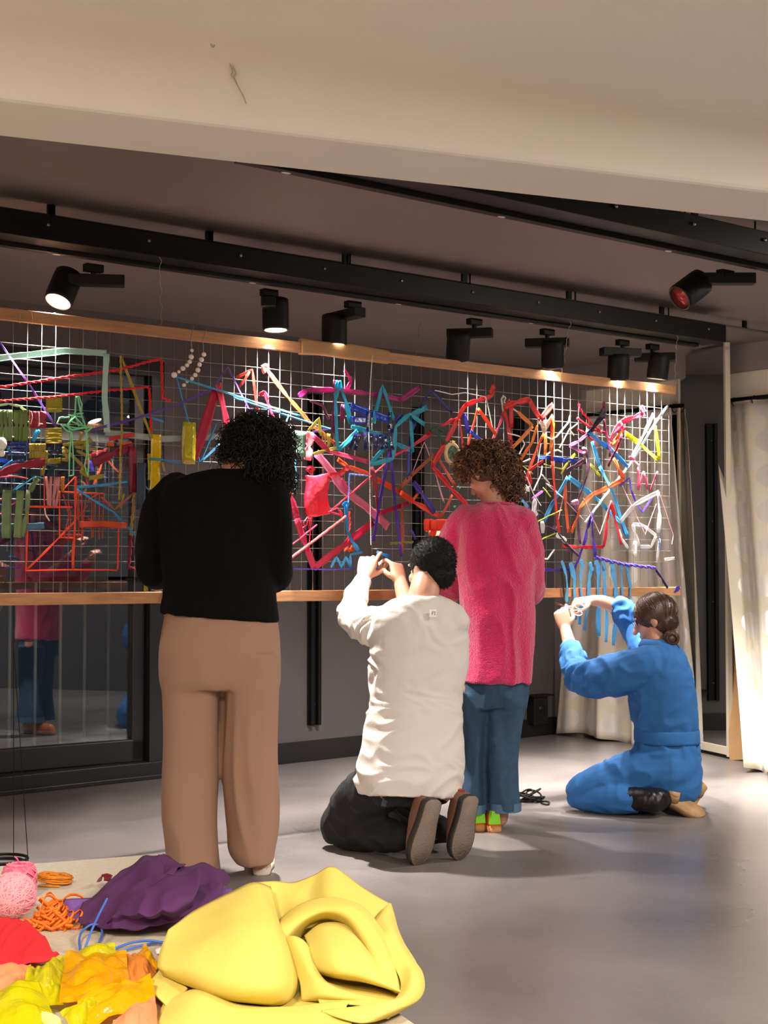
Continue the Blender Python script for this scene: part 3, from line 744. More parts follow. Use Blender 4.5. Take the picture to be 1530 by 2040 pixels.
R_('r', 'E', 26, 'cfe0b0', '-20,140 90,125 200,150 275,205', 'ribbon', 'pale green ribbon curling over the tops of the sage green strips')
weave('E', 300, 200, 462, 368, 3, True, 'a31836', 'fabric_scrap', 'dark red printed scrap woven over one square at the left')
R_('t', 'E', 10, 'f0d0d0', '318,205 330,260 312,330|395,210 400,300 392,350|430,330 405,325 400,345', 'yarn', 'pale pattern threads on the dark red printed scrap')
R_('r', 'E', 26, '27a3cf', '400,388 340,512|375,390 325,505|55,540 120,640|5,790 130,700', 'ribbon', ['bright cyan ribbon left one of two above the mustard square', 'bright cyan ribbon right one of two beside the mustard square', 'bright cyan ribbon at the navy bundle\'s left end', 'bright cyan ribbon sloping under the navy bundle'])
R_('g', 'E', 26, '27357f', '90,530 285,520|60,560 285,560|90,600 280,590|70,640 285,640|100,720 250,690', 'ribbon', 'bundle of navy and blue ribbons lying level at the left edge')
R_('g', 'E', 22, '24303f', '480,560 600,640|500,650 610,560|485,600 600,600|470,740 600,760|480,790 560,780', 'plastic_strip', 'dark blue plastic strips knotted in a square under the mustard weave')
R_('b', 'E', 14, 'b08a3c', '300,385 305,520|300,190 295,380', 'yarn', 'short tan yarn beside the red printed scrap')
# mint cords
R_('t', 'E', 17, '7fd296', '770,50 765,210 700,330|790,60 820,220 880,390|775,60 800,50 830,130 820,230|765,210 690,350 720,410|840,220 760,230 800,350|700,240 840,260|720,300 880,370|640,345 700,355 760,370 850,370 930,350|620,340 680,400 720,410|930,370 880,410 860,400|690,330 760,260 870,370|600,270 700,262|580,320 610,265 640,260|660,340 730,390 900,360', 'cord', 'tangle of mint green cords knotted like a little fir tree', off=0.02)
R_('t', 'E', 14, '86d49b', '722,410 705,700 700,860 745,850 748,720 730,420', 'cord', 'mint green cord loop hanging low, left of its twin')
R_('t', 'E', 14, '90cf98', '872,410 880,640 860,760 890,870 900,720 884,420', 'cord', 'mint green cord loop hanging low, right of its twin')
R_('r', 'E', 34, 'a18d27', '635,560 880,800|640,545 940,500|650,660 640,560|760,560 990,590|780,600 930,680|800,540 830,410|850,560 920,470|630,690 700,700|640,600 690,690', 'fabric_strip', 'mustard strips crossing like a star behind the mint cord loops')
R_('r', 'E', 38, 'a69126', '430,855 470,705 620,690|470,600 470,700|460,720 615,715', 'fabric_strip', 'mustard strip knotted and hanging left of the mint loops')
R_('r', 'E', 50, 'a8982c', '820,800 900,860|900,880 1060,855', 'fabric_strip', 'mustard scrap at the feet of the mint cord loops')
# pink + orange
R_('r', 'E', 30, 'd98a86', '470,862 490,1160|520,862 510,1165|560,865 545,1170|600,865 570,1170|580,870 540,1100', 'yarn_strip', 'salmon pink yarn strips hung over one square of the mesh')
R_('t', 'E', 14, 'e7b3ab', '455,1180 460,1250 500,1310', 'yarn', 'pale pink yarn end dangling under the salmon strips')
R_('r', 'E', 24, 'd98a16', '628,865 632,1020|648,865 644,1022', 'ribbon', 'amber ribbon pair right of the salmon pink strips')
R_('t', 'E', 16, 'f04a1d', '285,1170 280,1400 262,1815|265,1820 740,1810 1185,1815|1195,1800 1205,1330', 'yarn', 'orange yarn outlining a big square at the lower left')
R_('r', 'E', 28, 'f0481c', '768,862 765,1200 755,1480 742,1800', 'ribbon', 'thick orange ribbon hanging straight down in the yarn square')
R_('r', 'E', 22, 'f04f22', '300,1170 740,1175', 'ribbon', 'short level orange ribbon crossing the left of the yarn square')
R_('r', 'E', 22, 'ef4b1c', '270,1812 590,1495 770,1310', 'ribbon', 'orange ribbon running diagonally up inside the yarn square')
R_('t', 'E', 15, 'ea5228', '605,1020 605,1490|630,1020 1050,1035|450,865 450,1160|610,1480 760,1490|760,870 640,1000', 'yarn', 'orange yarn rectangle above the big yarn square')
R_('t', 'E', 12, 'b5402a', '800,1035 800,1480|830,1035 835,1500|880,1035 850,1250 840,1490|780,1040 790,1300|930,1040 930,1490|960,1040 945,1480|1010,1035 1005,1500|1055,1035 1040,1490|820,1250 890,1150|640,1050 700,1250 650,1480|690,1100 720,1300 700,1480|900,1100 1000,1040', 'yarn', 'rust red yarn threads hanging dense inside the orange rectangle')
R_('w', 'E', 62, 'e2512a', '810,1350 1050,1345 1290,1360', 'fabric_strip', 'broad orange band lying level right of the rust threads')
R_('r', 'E', 26, '3f9fd0', '1320,915 775,980|770,985 940,1100 1150,1220 1395,1480', 'ribbon', 'blue ribbon making a sharp arrow inside the orange yarn')
R_('r', 'E', 24, 'b9604a', '1025,1070 1160,1200 1350,1040', 'ribbon', 'brick red ribbon dipping in a V left of the tan braid')
R_('r', 'E', 26, 'ab9a3a', '1260,1035 1225,1185', 'ribbon', 'short olive ribbon inside the brick red V')
R_('w', 'E', 100, '7f9560', '75,1000 65,1250 60,1490', 'fabric_strip', 'wide sage green strip hanging low at the left edge')
R_('w', 'E', 82, '84985f', '205,1005 190,1250 175,1485', 'fabric_strip', 'second sage green strip hanging low, right of the widest one')
R_('r', 'E', 50, '7d9159', '285,1000 270,1250 225,1475', 'fabric_strip', 'narrow third sage green strip hanging low beside the orange yarn')
R_('w', 'E', 74, '4b7188', '-20,1375 140,1378 290,1375 450,1362', 'fabric_strip', 'dusty blue strip threaded level behind the sage green strips')
R_('r', 'E', 62, '6f8050', '385,880 350,930 305,1010', 'fabric_strip', 'leaf shaped sage green scrap above the low green strips')
R_('t', 'E', 12, '2f9cc4', '165,998 360,860 440,880', 'cord', 'thin cyan cord sloping up to the leaf shaped green scrap')
R_('t', 'E', 14, 'c2413c', '0,870 150,860 280,885|0,840 270,880', 'yarn', ['lower thin red yarn under the dark crimson ribbon', 'upper thin red yarn under the dark crimson ribbon'])
R_('b', 'A', 22, 'a8854c', '818,1170 808,1300 798,1425', 'braid', 'tan rope braid hanging beside the left black sleeve')
R_('b', 'A', 22, '8c1d33', '798,1430 795,1520 785,1620 830,1632', 'braid', 'maroon rope braid continuing below the tan one')
R_('r', 'A', 24, 'c3b527', '870,1655 892,1700 885,1768', 'ribbon', 'lime yellow ribbon end hanging near the lower batten')
R_('w', 'A', 14, 'e9e6dd', '930,1708 932,1762', 'ribbon', 'short white tag hanging near the lower batten')
# beads
def beads(zm, pts, label):
    P = [(G(*tp(zm, f'{x},{y}')[0], 0.012), r_ / ZM[zm][2] * 5.9 / FPX) for x, y, r_ in pts]
    t = thing('bead_string', label, 'beads', P[0][0])
    for p, r_ in P:
        bm = B(); ball(bm, p, (r_ * 1.1, r_ * .7, r_ * 1.0), (dG, nG, UP), 14); obj('bead', bm, mat('bead_cream', '#ead9cb', 0.45), t, True)
    bm = B(); tube(bm, [P[0][0] + UP * 0.1 + dG * 0.01, P[0][0] + UP * 0.05 - dG * .005] + [p for p, _ in P], 0.0012, 6, 2); obj('bead_thread', bm, M_WIRE, t, True)
beads('A', [(1170, 300, 11), (1165, 340, 17), (1156, 370, 14), (1140, 390, 14), (1115, 410, 16), (1090, 430, 11), (1062, 450, 19)], 'left of two strings of cream beads, ending in one big bead')
beads('A', [(1243, 325, 15), (1228, 356, 16), (1216, 387, 15), (1206, 420, 16), (1190, 450, 14), (1170, 472, 13), (1140, 490, 10), (1121, 512, 12)], 'right of two strings of cream beads, nearer the purple ribbon')
bm = B(); ball(bm, G(2, 884, 0.04), (0.022, 0.022, 0.026), None, 16); ball(bm, G(3, 903, 0.035), 0.014, None, 12)
tag(obj('pompom', bm, mat('white_wool', '#eee8df', 0.9, bump=0.6, bscale=200), None, True), 'white wool pompom on the left edge of the mesh', 'pompom')
# --- middle
R_('r', 'B', 26, 'e2331f', '-110,280 10,215 52,535|-10,230 -90,350', 'ribbon', 'orange red ribbon peaking just above the black curly hair')
R_('r', 'B', 34, 'ef7d3c', '112,200 285,430 455,625|470,640 650,785', 'ribbon', 'salmon to orange ribbon slanting down right from under a lamp')
R_('t', 'B', 26, 'ec9c86', '100,235 90,190 115,180 130,205 118,225', 'ribbon', 'curled salmon ribbon end at the top of the slanting one')
R_('r', 'B', 36, 'cf1a3c', '65,410 105,385 125,460 175,600', 'ribbon', 'crimson ribbon with a knotted head just above the black hair')
R_('t', 'B', 14, '3da6d8', '-130,430 0,472 200,540 600,668|285,565 272,610', 'cord', 'sky blue cord sloping right, above the black curly hair')
R_('r', 'B', 16, '9a8fd0', '470,690 600,665', 'ribbon', 'short lavender ribbon where the sky blue cord ends')
R_('t', 'B', 20, '6b1e3c', '455,455 500,470 545,490 590,585', 'cord', 'dark maroon cord beside the upper batten, left of the teal ribbon')
R_('r', 'B', 26, 'c2b03f', '440,680 520,585 535,720|480,858 560,835 655,812', 'ribbon', 'olive yellow ribbon folded over a wire, right of the black hair')
R_('r', 'B', 16, 'b5a53a', '545,700 540,810|565,700 565,815|585,700 590,820|600,705 600,800', 'tassel', 'olive tassel of short strips next to the pink satin')
R_('w', 'B', 118, '6f8f80', '372,682 366,880', 'tulle_strip', 'grey green gauze patch right of the black curly hair', off=0.004)
R_('r', 'B', 74, 'e58a94', '455,688 440,800 430,905', 'ribbon', 'pale pink satin ribbon knotted at its lower end')
R_('r', 'B', 44, 'c2325a', '475,718 600,842 900,918', 'ribbon', 'rose ribbon running down right to the teal knot')
R_('r', 'B', 42, '22a9c4', '668,298 645,450 662,830|672,300 720,450 758,630', 'ribbon', 'teal ribbon folded over at the top, left of the blue tassels')
R_('r', 'B', 38, '1f9fba', '665,830 812,680', 'ribbon', 'short teal ribbon rising left under the blue tassels')
R_('r', 'B', 40, '2299ae', '765,650 950,700 1110,780 1232,842|1232,845 1212,560 1345,500', 'ribbon', 'teal ribbon sloping right, then turning up to a free end')
R_('r', 'B', 44, '1fa6bf', '932,622 1002,335 1085,592', 'ribbon', 'teal ribbon standing as a narrow arch above the blue tassels')
R_('r', 'B', 40, '2aa7c0', '905,938 1062,768|905,940 1085,892 1105,650 1215,552 1325,635', 'ribbon', 'teal ribbon knotted low and fanning out to the right')
R_('r', 'B', 44, 'a81d72', '365,418 430,370 640,372 900,398 1140,445|1145,448 1285,350', 'ribbon', 'magenta ribbon stretched level near the top, crossing the teal ribbon')
R_('r', 'B', 36, '7c1450', '640,295 632,500 628,700|700,480 695,610', 'ribbon', 'dark magenta ribbon hanging behind the teal one')
R_('r', 'B', 32, 'c01673', '712,220 745,265 765,305 730,362', 'ribbon', 'magenta bow tied to a wire under the cardboard wrap')
R_('g', 'B', 60, '1d3fae', '762,495 900,545 1062,600|758,600 905,600', 'plastic_strip', 'royal blue plastic fan above the dark tassels')
R_('g', 'B', 34, '1a2150', '800,700 745,825|830,710 790,830|870,690 870,830|915,700 905,830|950,710 950,830|985,710 1000,825|1020,720 1035,830|905,520 890,690|1060,540 1075,700|1050,640 1080,830', 'plastic_tassel', 'navy plastic tassel of many short shiny strips under the royal blue fan')
R_('r', 'B', 30, '24286e', '1290,505 1370,370 1535,545', 'ribbon', 'navy ribbon peaking left of the bright red ribbon')
R_('r', 'B', 32, '2b3aa0', '1288,515 1215,700 1200,1055|1150,550 1105,620', 'ribbon', 'royal blue ribbon dropping straight from the navy peak')
R_('r', 'B', 44, '43309a', '1240,1072 1300,1160 1400,1310', 'ribbon', 'violet ribbon slanting down towards the orange bow')
R_('r', 'B', 30, '5a37b0', '1055,832 965,1310 932,1525', 'ribbon', 'violet ribbon reaching down into the left hand of the kneeling man')
R_('r', 'B', 28, '5434a6', '1062,832 1100,1250 1145,1640', 'ribbon', 'violet ribbon falling to the right of the kneeling man\'s left hand')
R_('r', 'B', 34, 'b3582e', '1392,862 1230,1020 1142,1115|1140,1118 1155,1350 1150,1610', 'ribbon', 'rust ribbon bending at a wire and hanging to the man\'s head')
R_('t', 'B', 16, 'd92a45', '1530,592 1310,752 1100,868 900,1042 740,1180 600,1300', 'cord', 'long red cord crossing the middle from upper right to lower left')
R_('t', 'B', 22, 'dd5050', '312,1645 520,1490 720,1335', 'cord', 'salmon red tube rising from the lower left towards the red cord')
R_('t', 'B', 14, 'c7264a', '295,1565 500,1400|600,1300 700,1330 680,1290', 'cord', ['thin crimson cord just above the salmon red tube', 'small crimson cord curl left of the sky blue wool'])
def bag():
    bm = B(); rows = []
    for i in range(13):
        f = i / 12; row = []
        for j in range(9):
            g = j / 8
            x = 432 + g * 172 + 8 * math.sin(f * 7 + g); y = 1012 + f * 318 + 10 * math.sin(g * 5)
            bul = 0.014 + 0.022 * math.sin(math.pi * g) * math.sin(math.pi * min(1, f * 1.15 + .05)) + .006 * noise.noise(V((f * 7, g * 6, 3)))
            row.append(G(*tp('B', f'{x},{y}')[0], bul))
        rows.append(row)
    back = [[p + nG * (0.012 + (p - G0).dot(-nG) * 1.2) for p in r] for r in rows]
    vf = [[bm.verts.new(p) for p in r] for r in rows]; vb = [[bm.verts.new(p) for p in r] for r in back]
    for i in range(12):
        for j in range(8):
            bm.faces.new((vf[i][j], vf[i][j + 1], vf[i + 1][j + 1], vf[i + 1][j])); bm.faces.new((vb[i][j + 1], vb[i][j], vb[i + 1][j], vb[i + 1][j + 1]))
    for i in range(12):
        bm.faces.new((vb[i][0], vf[i][0], vf[i + 1][0], vb[i + 1][0])); bm.faces.new((vf[i][8], vb[i][8], vb[i + 1][8], vf[i + 1][8]))
    for j in range(8):
        bm.faces.new((vb[0][j + 1], vf[0][j + 1], vf[0][j], vb[0][j])); bm.faces.new((vf[12][j], vf[12][j + 1], vb[12][j + 1], vb[12][j]))
    t = thing('fabric_pouch', 'crumpled red fabric pouch tied onto the mesh beside the black sleeve', 'pouch', G(*tp('B', '515,1330')[0], 0.02))
    o = obj('pouch_body', bm, mat('red_lining', '#d01a30', 0.4, bump=0.6, bscale=35), t, True)
    s = o.modifiers.new('s', 'SUBSURF'); s.levels = s.render_levels = 1
    bm = B(); strip_mesh(bm, pts3('B', '470,1015 440,985 420,965', .03), .016, 3, .8); strip_mesh(bm, pts3('B', '425,965 455,955 485,975 450,990', .034), .012, 4, .8)
    strip_mesh(bm, pts3('B', '600,1020 700,1010 690,1000 740,950', .03), .02, 5, .6); strip_mesh(bm, pts3('B', '680,1010 720,975 745,960', .034), .022, 5, .6)
    obj('tie', bm, mat('red_lining', '#d01a30', 0.4), t, True)
    bm = B()
    for s_ in ('430,1340 400,1380 415,1430', '450,1345 440,1420 455,1440', '440,1340 425,1400 395,1420', '590,1300 660,1270 690,1340', '460,1340 440,1600'): yarn_mesh(bm, pts3('B', s_, .03), .0022, 8)
    obj('fringe', bm, mat('red_lining', '#d01a30', 0.4), t, True)
bag()
R_('x', 'B', 66, 'e06c92', '495,850 620,1000 700,1125 880,1260 965,1335|965,1335 1045,1415', 'mesh_ribbon', 'pink net ribbon curving down right from the pouch')
R_('r', 'B', 26, 'c23a66', '690,1040 745,1140', 'ribbon', 'small rose ribbon piece on the pink net')
R_('r', 'B', 62, 'b81340', '250,962 300,1180 350,1350|350,1350 420,1560 480,1728', 'ribbon', 'wide crimson ribbon falling beside the right black sleeve')
R_('r', 'B', 62, 'b5123c', '482,1728 700,1560 935,1378', 'ribbon', 'wide crimson ribbon climbing from the lower cord to the centre knot')
R_('r', 'B', 36, 'b8163e', '970,1315 1200,1232', 'ribbon', 'crimson ribbon linking the centre knot to the orange ribbons')
R_('r', 'B', 40, 'e2561f', '662,900 740,955 912,1022 1140,1152', 'ribbon', 'orange ribbon sloping right through the centre of the mesh')
R_('r', 'B', 44, 'e2411b', '1140,1152 1250,1230 1440,1335', 'ribbon', 'red orange ribbon continuing down to the orange bow')
R_('r', 'B', 40, '9c3a44', '920,955 955,1150 972,1310', 'ribbon', 'dusky red ribbon hanging into the centre knot')
R_('r', 'B', 34, '2a93d4', '725,1235 738,1450 780,1540 822,1602', 'wool_ribbon', 'thick sky blue wool strip curving down to the man\'s left hand', off=0.03)
R_('r', 'B', 26, '2a8fcc', '960,1605 1060,1645', 'wool_ribbon', 'sky blue wool strip pulled tight between the man\'s two hands', off=0.05)
R_('r', 'B', 34, '2e95d6', '700,1255 725,1225 750,1250', 'wool_ribbon', 'knot at the top of the sky blue wool strip', off=0.034)
R_('r', 'B', 20, '3ca2de', '610,1722 652,1640 688,1722 722,1640 758,1722|760,1720 758,1625 850,1608', 'ribbon', 'light blue ribbon zigzag above the violet cord')
R_('b', 'B', 15, '5a45b4', '325,1732 600,1738 840,1730 1010,1728', 'cord', 'violet cord strung level low on the mesh, left of the man\'s wrist')
R_('b', 'B', 18, 'd8362c', '750,1300 755,1400 735,1560', 'cord', 'red yarn tassel cord beside the sky blue wool')
R_('t', 'B', 18, 'e0502a', '715,1595 735,1570 750,1600 770,1560 780,1595 745,1585', 'yarn', 'orange yarn tuft at the foot of the red tassel cord')
R_('b', 'B', 14, '6f8fe0', '752,1012 890,1025|750,1015 742,1235', 'yarn', 'blue lilac twisted yarn hung as a corner above the sky blue wool')
R_('b', 'B', 22, '7b7a22', '1065,1540 1140,1535 1232,1530', 'yarn', 'stub of olive yarn tied to a wire above the man\'s right hand')
R_('r', 'B', 26, '4b2f92', '1215,1440 1240,1470 1252,1510', 'ribbon', 'short purple ribbon just left of the man\'s head')
R_('t', 'B', 10, '3f9fd8', '335,890 352,1100 258,1222', 'cord', 'thin blue cord between the black hair and the crimson ribbon')
R_('b', 'P', 2.2, 'e8e4da', '742,708 738,760 735,860 737,980 739,1085', 'cord', 'white lacing cord joining the two halves of the mesh')
t = thing('fabric_bow', 'bright orange red fabric bow above the kneeling man\'s head', 'bow', G(*tp('B', '1425,1400')[0], .02))
for nm, a, wd in (('bow_wing', '1318,1400 1360,1398 1400,1400', 88), ('bow_wing', '1400,1400 1480,1398 1560,1402', 86), ('bow_tail', '1395,1390 1390,1450 1375,1500', 60), ('bow_knot', '1392,1360 1392,1440', 64)):
    bm = B(); strip_mesh(bm, pts3('B', a, .02 + (.006 if 'knot' in nm else 0)), wd / 3.825 * 6.9 / FPX, 5, .9, .1); o = obj(nm, bm, mat('orange_felt', '#ee3a16', 0.7, bump=.2), t, True)
    md = o.modifiers.new('t', 'SOLIDIFY'); md.thickness = 0.003
# --- right of the centre
R_('t', 'C', 9, 'e6e2da', '285,245 430,280 540,265 710,300 730,370 770,555', 'yarn', 'wavy white yarn near the top, left of the flared red ribbon')
R_('r', 'C', 46, 'e01f1c', '792,208 760,235 770,290 650,330 540,372|540,372 480,485 370,690 258,885', 'ribbon', 'wide bright red ribbon with a flared top end, falling left')
R_('r', 'C', 46, 'e3221d', '258,885 420,1080 560,1225', 'ribbon', 'wide bright red ribbon falling towards the pink shoulder')
R_('r', 'C', 24, 'd8242e', '480,478 310,562|240,600 30,765', 'ribbon', 'red ribbon branching left from the wide bright red one')
R_('r', 'C', 22, 'da2f3a', '490,490 525,780', 'ribbon', 'narrow red ribbon dropping from the wide bright red one')
R_('r', 'C', 46, '4a35c0', '530,450 565,610', 'ribbon', 'violet ribbon right of the bright red one')
R_('r', 'C', 40, '2c48c8', '585,590 690,690', 'ribbon', 'blue ribbon just above the brown curly hair')
R_('r', 'C', 34, 'e85a28', '545,780 620,500 645,398|648,400 800,622', 'ribbon', 'orange ribbon peaking above the brown curly hair')
R_('t', 'C', 22, '2f5440', '250,585 280,560 330,580 340,605 290,610 260,590|290,600 340,650 382,692|250,580 345,560|300,560 345,590', 'wire_bow', 'dark green wired bow beside the embroidery hoop')
R_('r', 'C', 22, '2f6b52', '290,600 385,692', 'ribbon', 'dark green ribbon leading to the embroidery hoop')
R_('r', 'C', 36, 'a9572f', '90,962 268,800', 'ribbon', 'rust ribbon rising to the wide red one, left of the hoop')
R_('r', 'C', 40, 'b5452a', '312,825 460,1065', 'ribbon', 'rust red ribbon below the embroidery hoop')
R_('t', 'C', 7, 'e2a9b2', '85,960 192,682 250,830 362,1195|300,1010 350,1180', 'yarn', 'thin pale pink thread zigzag left of the embroidery hoop')
R_('r', 'C', 24, 'e2552a', '430,1130 335,1312|160,1090 80,1200|175,1095 205,1210', 'ribbon', ['orange ribbon rising right above the orange bow', 'short orange ribbon crossing left of the orange bow', 'short orange ribbon leaning right, above the left bow wing'])
R_('r', 'C', 38, '2f6248', '490,1060 470,1120|450,1220 450,1320', 'ribbon', ['upper dark green ribbon scrap beside the pink shoulder', 'lower dark green ribbon scrap beside the pink shoulder'])
R_('r', 'C', 52, 'e02a20', '868,392 980,345 1080,322|1082,325 1180,492|1180,490 1285,362', 'ribbon', 'wide red ribbon zigzag under the fifth lamp')
R_('r', 'C', 50, 'd42422', '870,420 900,530 932,730|925,330 880,400|930,330 930,560', 'ribbon', 'red ribbons hanging down right of the white wire loop')
R_('t', 'C', 14, 'cfc8b4', '862,440 845,320 862,292 880,310 866,345 1000,440', 'wire', 'pale wire loop above the brown curly hair')
R_('r', 'C', 24, 'e0506a', '770,670 820,560 862,430', 'ribbon', 'pinkish red ribbon below the pale wire loop')
R_('r', 'C', 34, 'ee8a3a', '985,428 1112,545|1112,548 930,742', 'ribbon', 'light orange ribbon crossing left of the bright star')
R_('r', 'C', 34, 'f07a22', '1150,545 1100,700 1010,835', 'ribbon', 'orange ribbon hanging from the bright star, falling left')
R_('r', 'C', 28, 'e8521e', '1205,610 1140,760 1075,930', 'ribbon', 'red orange ribbon from the bright star down to the brown hair')
R_('r', 'C', 38, 'f2882a', '1218,600 1215,790', 'ribbon', 'orange ribbon hanging straight from the bright star')
R_('r', 'C', 34, 'f08a34', '1278,465 1290,560 1262,765', 'ribbon', 'orange ribbon hanging right of the bright star')
R_('r', 'C', 52, 'f4d8c0', '1150,500 1190,515 1235,530|1190,490 1210,600|1285,460 1200,600', 'ribbon', 'pale knot of ribbons forming a bright star')
R_('r', 'C', 34, '2a4fc0', '1150,815 1230,815 1365,832', 'ribbon', 'royal blue ribbon lying level right of the brown hair')
R_('r', 'D', 34, '2540a8', '230,690 310,692 380,702', 'ribbon', 'end of the royal blue ribbon over the grey wall')
R_('r', 'D', 26, '171a33', '370,705 450,710 400,690', 'ribbon', 'black blue ribbon stub right of the royal blue one')
R_('r', 'D', 30, 'd8301f', '215,385 212,700|212,700 245,1100 262,1205', 'ribbon', 'long red ribbon hanging straight, just left of the grey wall')
R_('r', 'C', 30, 'd22a2a', '1200,840 1075,930 1050,1010|1075,930 1100,1040|1080,935 1085,1050', 'ribbon', 'red ribbon gathered in a bow right of the brown hair')
bm = B(); c = G(*tp('C', '1062,1078')[0], .03); fa = [c]
for k in range(10):
    r_ = .024 if k % 2 else .011; a = k * math.pi / 5
    fa.append(c + dG * (r_ * math.cos(a)) + UP * (r_ * 1.0 * math.sin(a)) + nG * (.006 if k % 2 else 0))
vs_ = [bm.verts.new(p) for p in fa]
for k in range(10): bm.faces.new((vs_[0], vs_[1 + k], vs_[1 + (k + 1) % 10]))
o = obj('paper_star', bm, mat('white_paper', '#eeeae4', .7)); md = o.modifiers.new('t', 'SOLIDIFY'); md.thickness = .004
tag(o, 'white paper star right of the brown curly hair', 'star')
R_('r', 'D', 34, '4aa6dc', '155,1120 235,960 320,808', 'ribbon', 'light blue ribbon rising to a peak over the grey wall')
R_('r', 'D', 38, '4aaade', '325,810 520,960 700,1140 742,1232', 'ribbon', 'light blue ribbon falling right from the peak over the grey wall')
R_('r', 'C', 40, 'e4e0e4', '1130,1160 1115,1315|1190,1350 1195,1455|1150,1280 1120,1310', 'ribbon', ['longest white ribbon hanging right of the pink shoulder', 'white ribbon hanging below the longest one', 'short white ribbon end at the pink shoulder'])
R_('r', 'C', 34, '7ab4da', '995,1130 1040,1200 1070,1240', 'ribbon', 'pale blue ribbon behind the pink shoulder')
R_('t', 'C', 22, '2c2430', '1080,1190 1110,1260 1170,1270 1232,1335|1230,1405 1270,1400 1310,1435', 'cord', 'black curling cord right of the pink sweater')
R_('t', 'C', 10, 'bccb3c', '1120,1372 1240,1310 1355,1258|1120,1552 1200,1500 1300,1455|1020,880 1110,950|1210,870 1365,915|1200,1070 1262,1145', 'yarn', 'yellow green thread, one of several fanning out right of the pink sweater', None, 'each')
R_('r', 'C', 22, 'c45fb0', '1105,1165 1195,1100', 'ribbon', 'short orchid ribbon right of the pink shoulder')
R_('t', 'C', 12, 'e8e4dc', '900,610 960,622 1012,640 1042,700 1000,780|1250,1030 1190,960|1120,1090 1180,960 1190,890', 'wire', ['white hooked wire above the brown curly hair', 'white wire rising left, right of the brown hair', 'white wire rising right of the paper star'])
R_('t', 'H', 26, 'f0e6e0', '470,1030 540,1060 620,1020 720,900 810,790 830,700|60,1430 200,1370|460,1310 540,1250 640,1230 690,1260', 'yarn', ['white yarn arc sweeping up over the grey wall', 'short white yarn at the edge of the brown hair', 'white yarn bow just above the royal blue ribbon'])
R_('t', 'H', 18, 'd9cf9a', '670,1190 810,920 940,820|820,900 885,1000', 'yarn', 'pale yellow yarn cross over the grey wall')
R_('t', 'C', 8, 'f0d8d8', '1040,930 1120,1130 1180,1220|1280,1060 1220,1030 1360,1150|1150,880 1180,700', 'yarn', 'thin whitish thread, one of three right of the brown hair', None, 'each')
R_('r', 'H', 46, 'd9cf2c', '910,1290 800,1420 690,1600', 'ribbon', 'bright yellow ribbon stub over the grey wall')
R_('r', 'H', 44, 'c9c93a', '1140,1450 1230,1560 1300,1640', 'ribbon', 'yellow green ribbon stub at the edge of the curtain')
# --- right end
R_('r', 'D', 46, '241a2c', '585,325 550,400|552,395 500,465 462,515', 'ribbon', 'wide black purple ribbon knotted high before the curtain')
R_('r', 'D', 26, '8e4a74', '460,512 400,560 332,592|332,592 455,655', 'ribbon', 'mauve ribbon bending left over the grey wall')
R_('r', 'D', 26, '5c3450', '440,615 465,690 455,800 385,985', 'ribbon', 'plum ribbon hanging in a long curve over the grey wall')
R_('r', 'D', 22, '6e3d66', '370,980 392,1120 410,1280', 'ribbon', 'plum ribbon hanging below its pink knot')
R_('t', 'D', 24, 'b5789c', '355,985 385,975 390,995 360,1000|430,610 455,625 435,640', 'ribbon', 'mauve knot on the plum ribbon')
R_('r', 'D', 34, '5a3a4c', '315,770 370,735 445,690', 'ribbon', 'brown purple ribbon under the black blue stub')
for s_, lab in (('400,300 405,330 480,430 545,485', 'uppermost of three red coiled cords before the curtain'), ('388,398 430,430 500,480 590,500', 'middle one of three red coiled cords before the curtain'), ('388,478 440,500 500,560 520,610', 'lowest of three red coiled cords before the curtain')):
    R_('b', 'D', 19, 'c9182f', s_, 'coiled_cord', lab)
R_('r', 'D', 34, '3f8fd4', '450,480 540,560 625,612|625,615 745,742', 'ribbon', 'blue ribbon slanting down right in front of the curtain')
R_('r', 'D', 38, '4aa9e0', '492,560 545,735|545,735 640,925 742,1235', 'ribbon', 'sky blue ribbon falling steeply before the curtain')
R_('r', 'D', 22, 'd9ecf2', '1022,310 920,450 780,690', 'ribbon', 'icy blue white ribbon at the top right before the curtain')
R_('t', 'D', 16, 'e6ece8', '780,690 600,920 445,1125', 'cord', 'white cord continuing down left from the icy ribbon')
R_('r', 'D', 32, 'eef2ee', '922,368 850,520 762,690', 'ribbon', 'white ribbon beside the icy blue one')
R_('r', 'D', 36, 'e0d81f', '722,500 840,590 958,695|962,690 930,450', 'ribbon', 'yellow ribbon folded to a V before the curtain')
R_('r', 'D', 42, 'e6587c', '862,362 790,390 700,425|700,425 640,500 622,560|835,315 862,360', 'ribbon', 'pink ribbon with a flared end at the top right')
R_('r', 'D', 46, 'b01a3c', '660,490 690,440 715,490', 'ribbon', 'crimson folded ribbon under the pink one')
R_('r', 'D', 30, 'ea6a2a', '622,590 660,540 700,500|640,680 690,520', 'ribbon', 'orange ribbon left of the yellow V')
R_('r', 'D', 26, '7c1840', '575,280 572,400|573,405 605,560 615,670|605,735 660,620 700,510', 'ribbon', 'dark wine ribbon falling from the top before the curtain')
R_('r', 'D', 34, 'e0662f', '640,680 680,760 712,825|712,828 610,880 500,930|500,930 410,1020 345,1200', 'ribbon', 'orange ribbon bent in a long hook before the curtain')
R_('r', 'D', 34, 'd9602c', '300,850 305,1000 325,1200', 'ribbon', 'orange ribbon hanging straight over the grey wall')
R_('r', 'D', 16, '5b3fb4', '685,872 755,815 765,900 795,980|795,985 845,1060 912,955', 'ribbon', 'narrow violet ribbon winding beside the white loops')
R_('r', 'D', 18, 'e0567c', '780,690 822,730|812,735 812,900|815,900 852,770|852,770 880,900|900,905 950,770|750,670 790,690', 'ribbon', 'pink ribbon stitched in a zigzag at the right end')
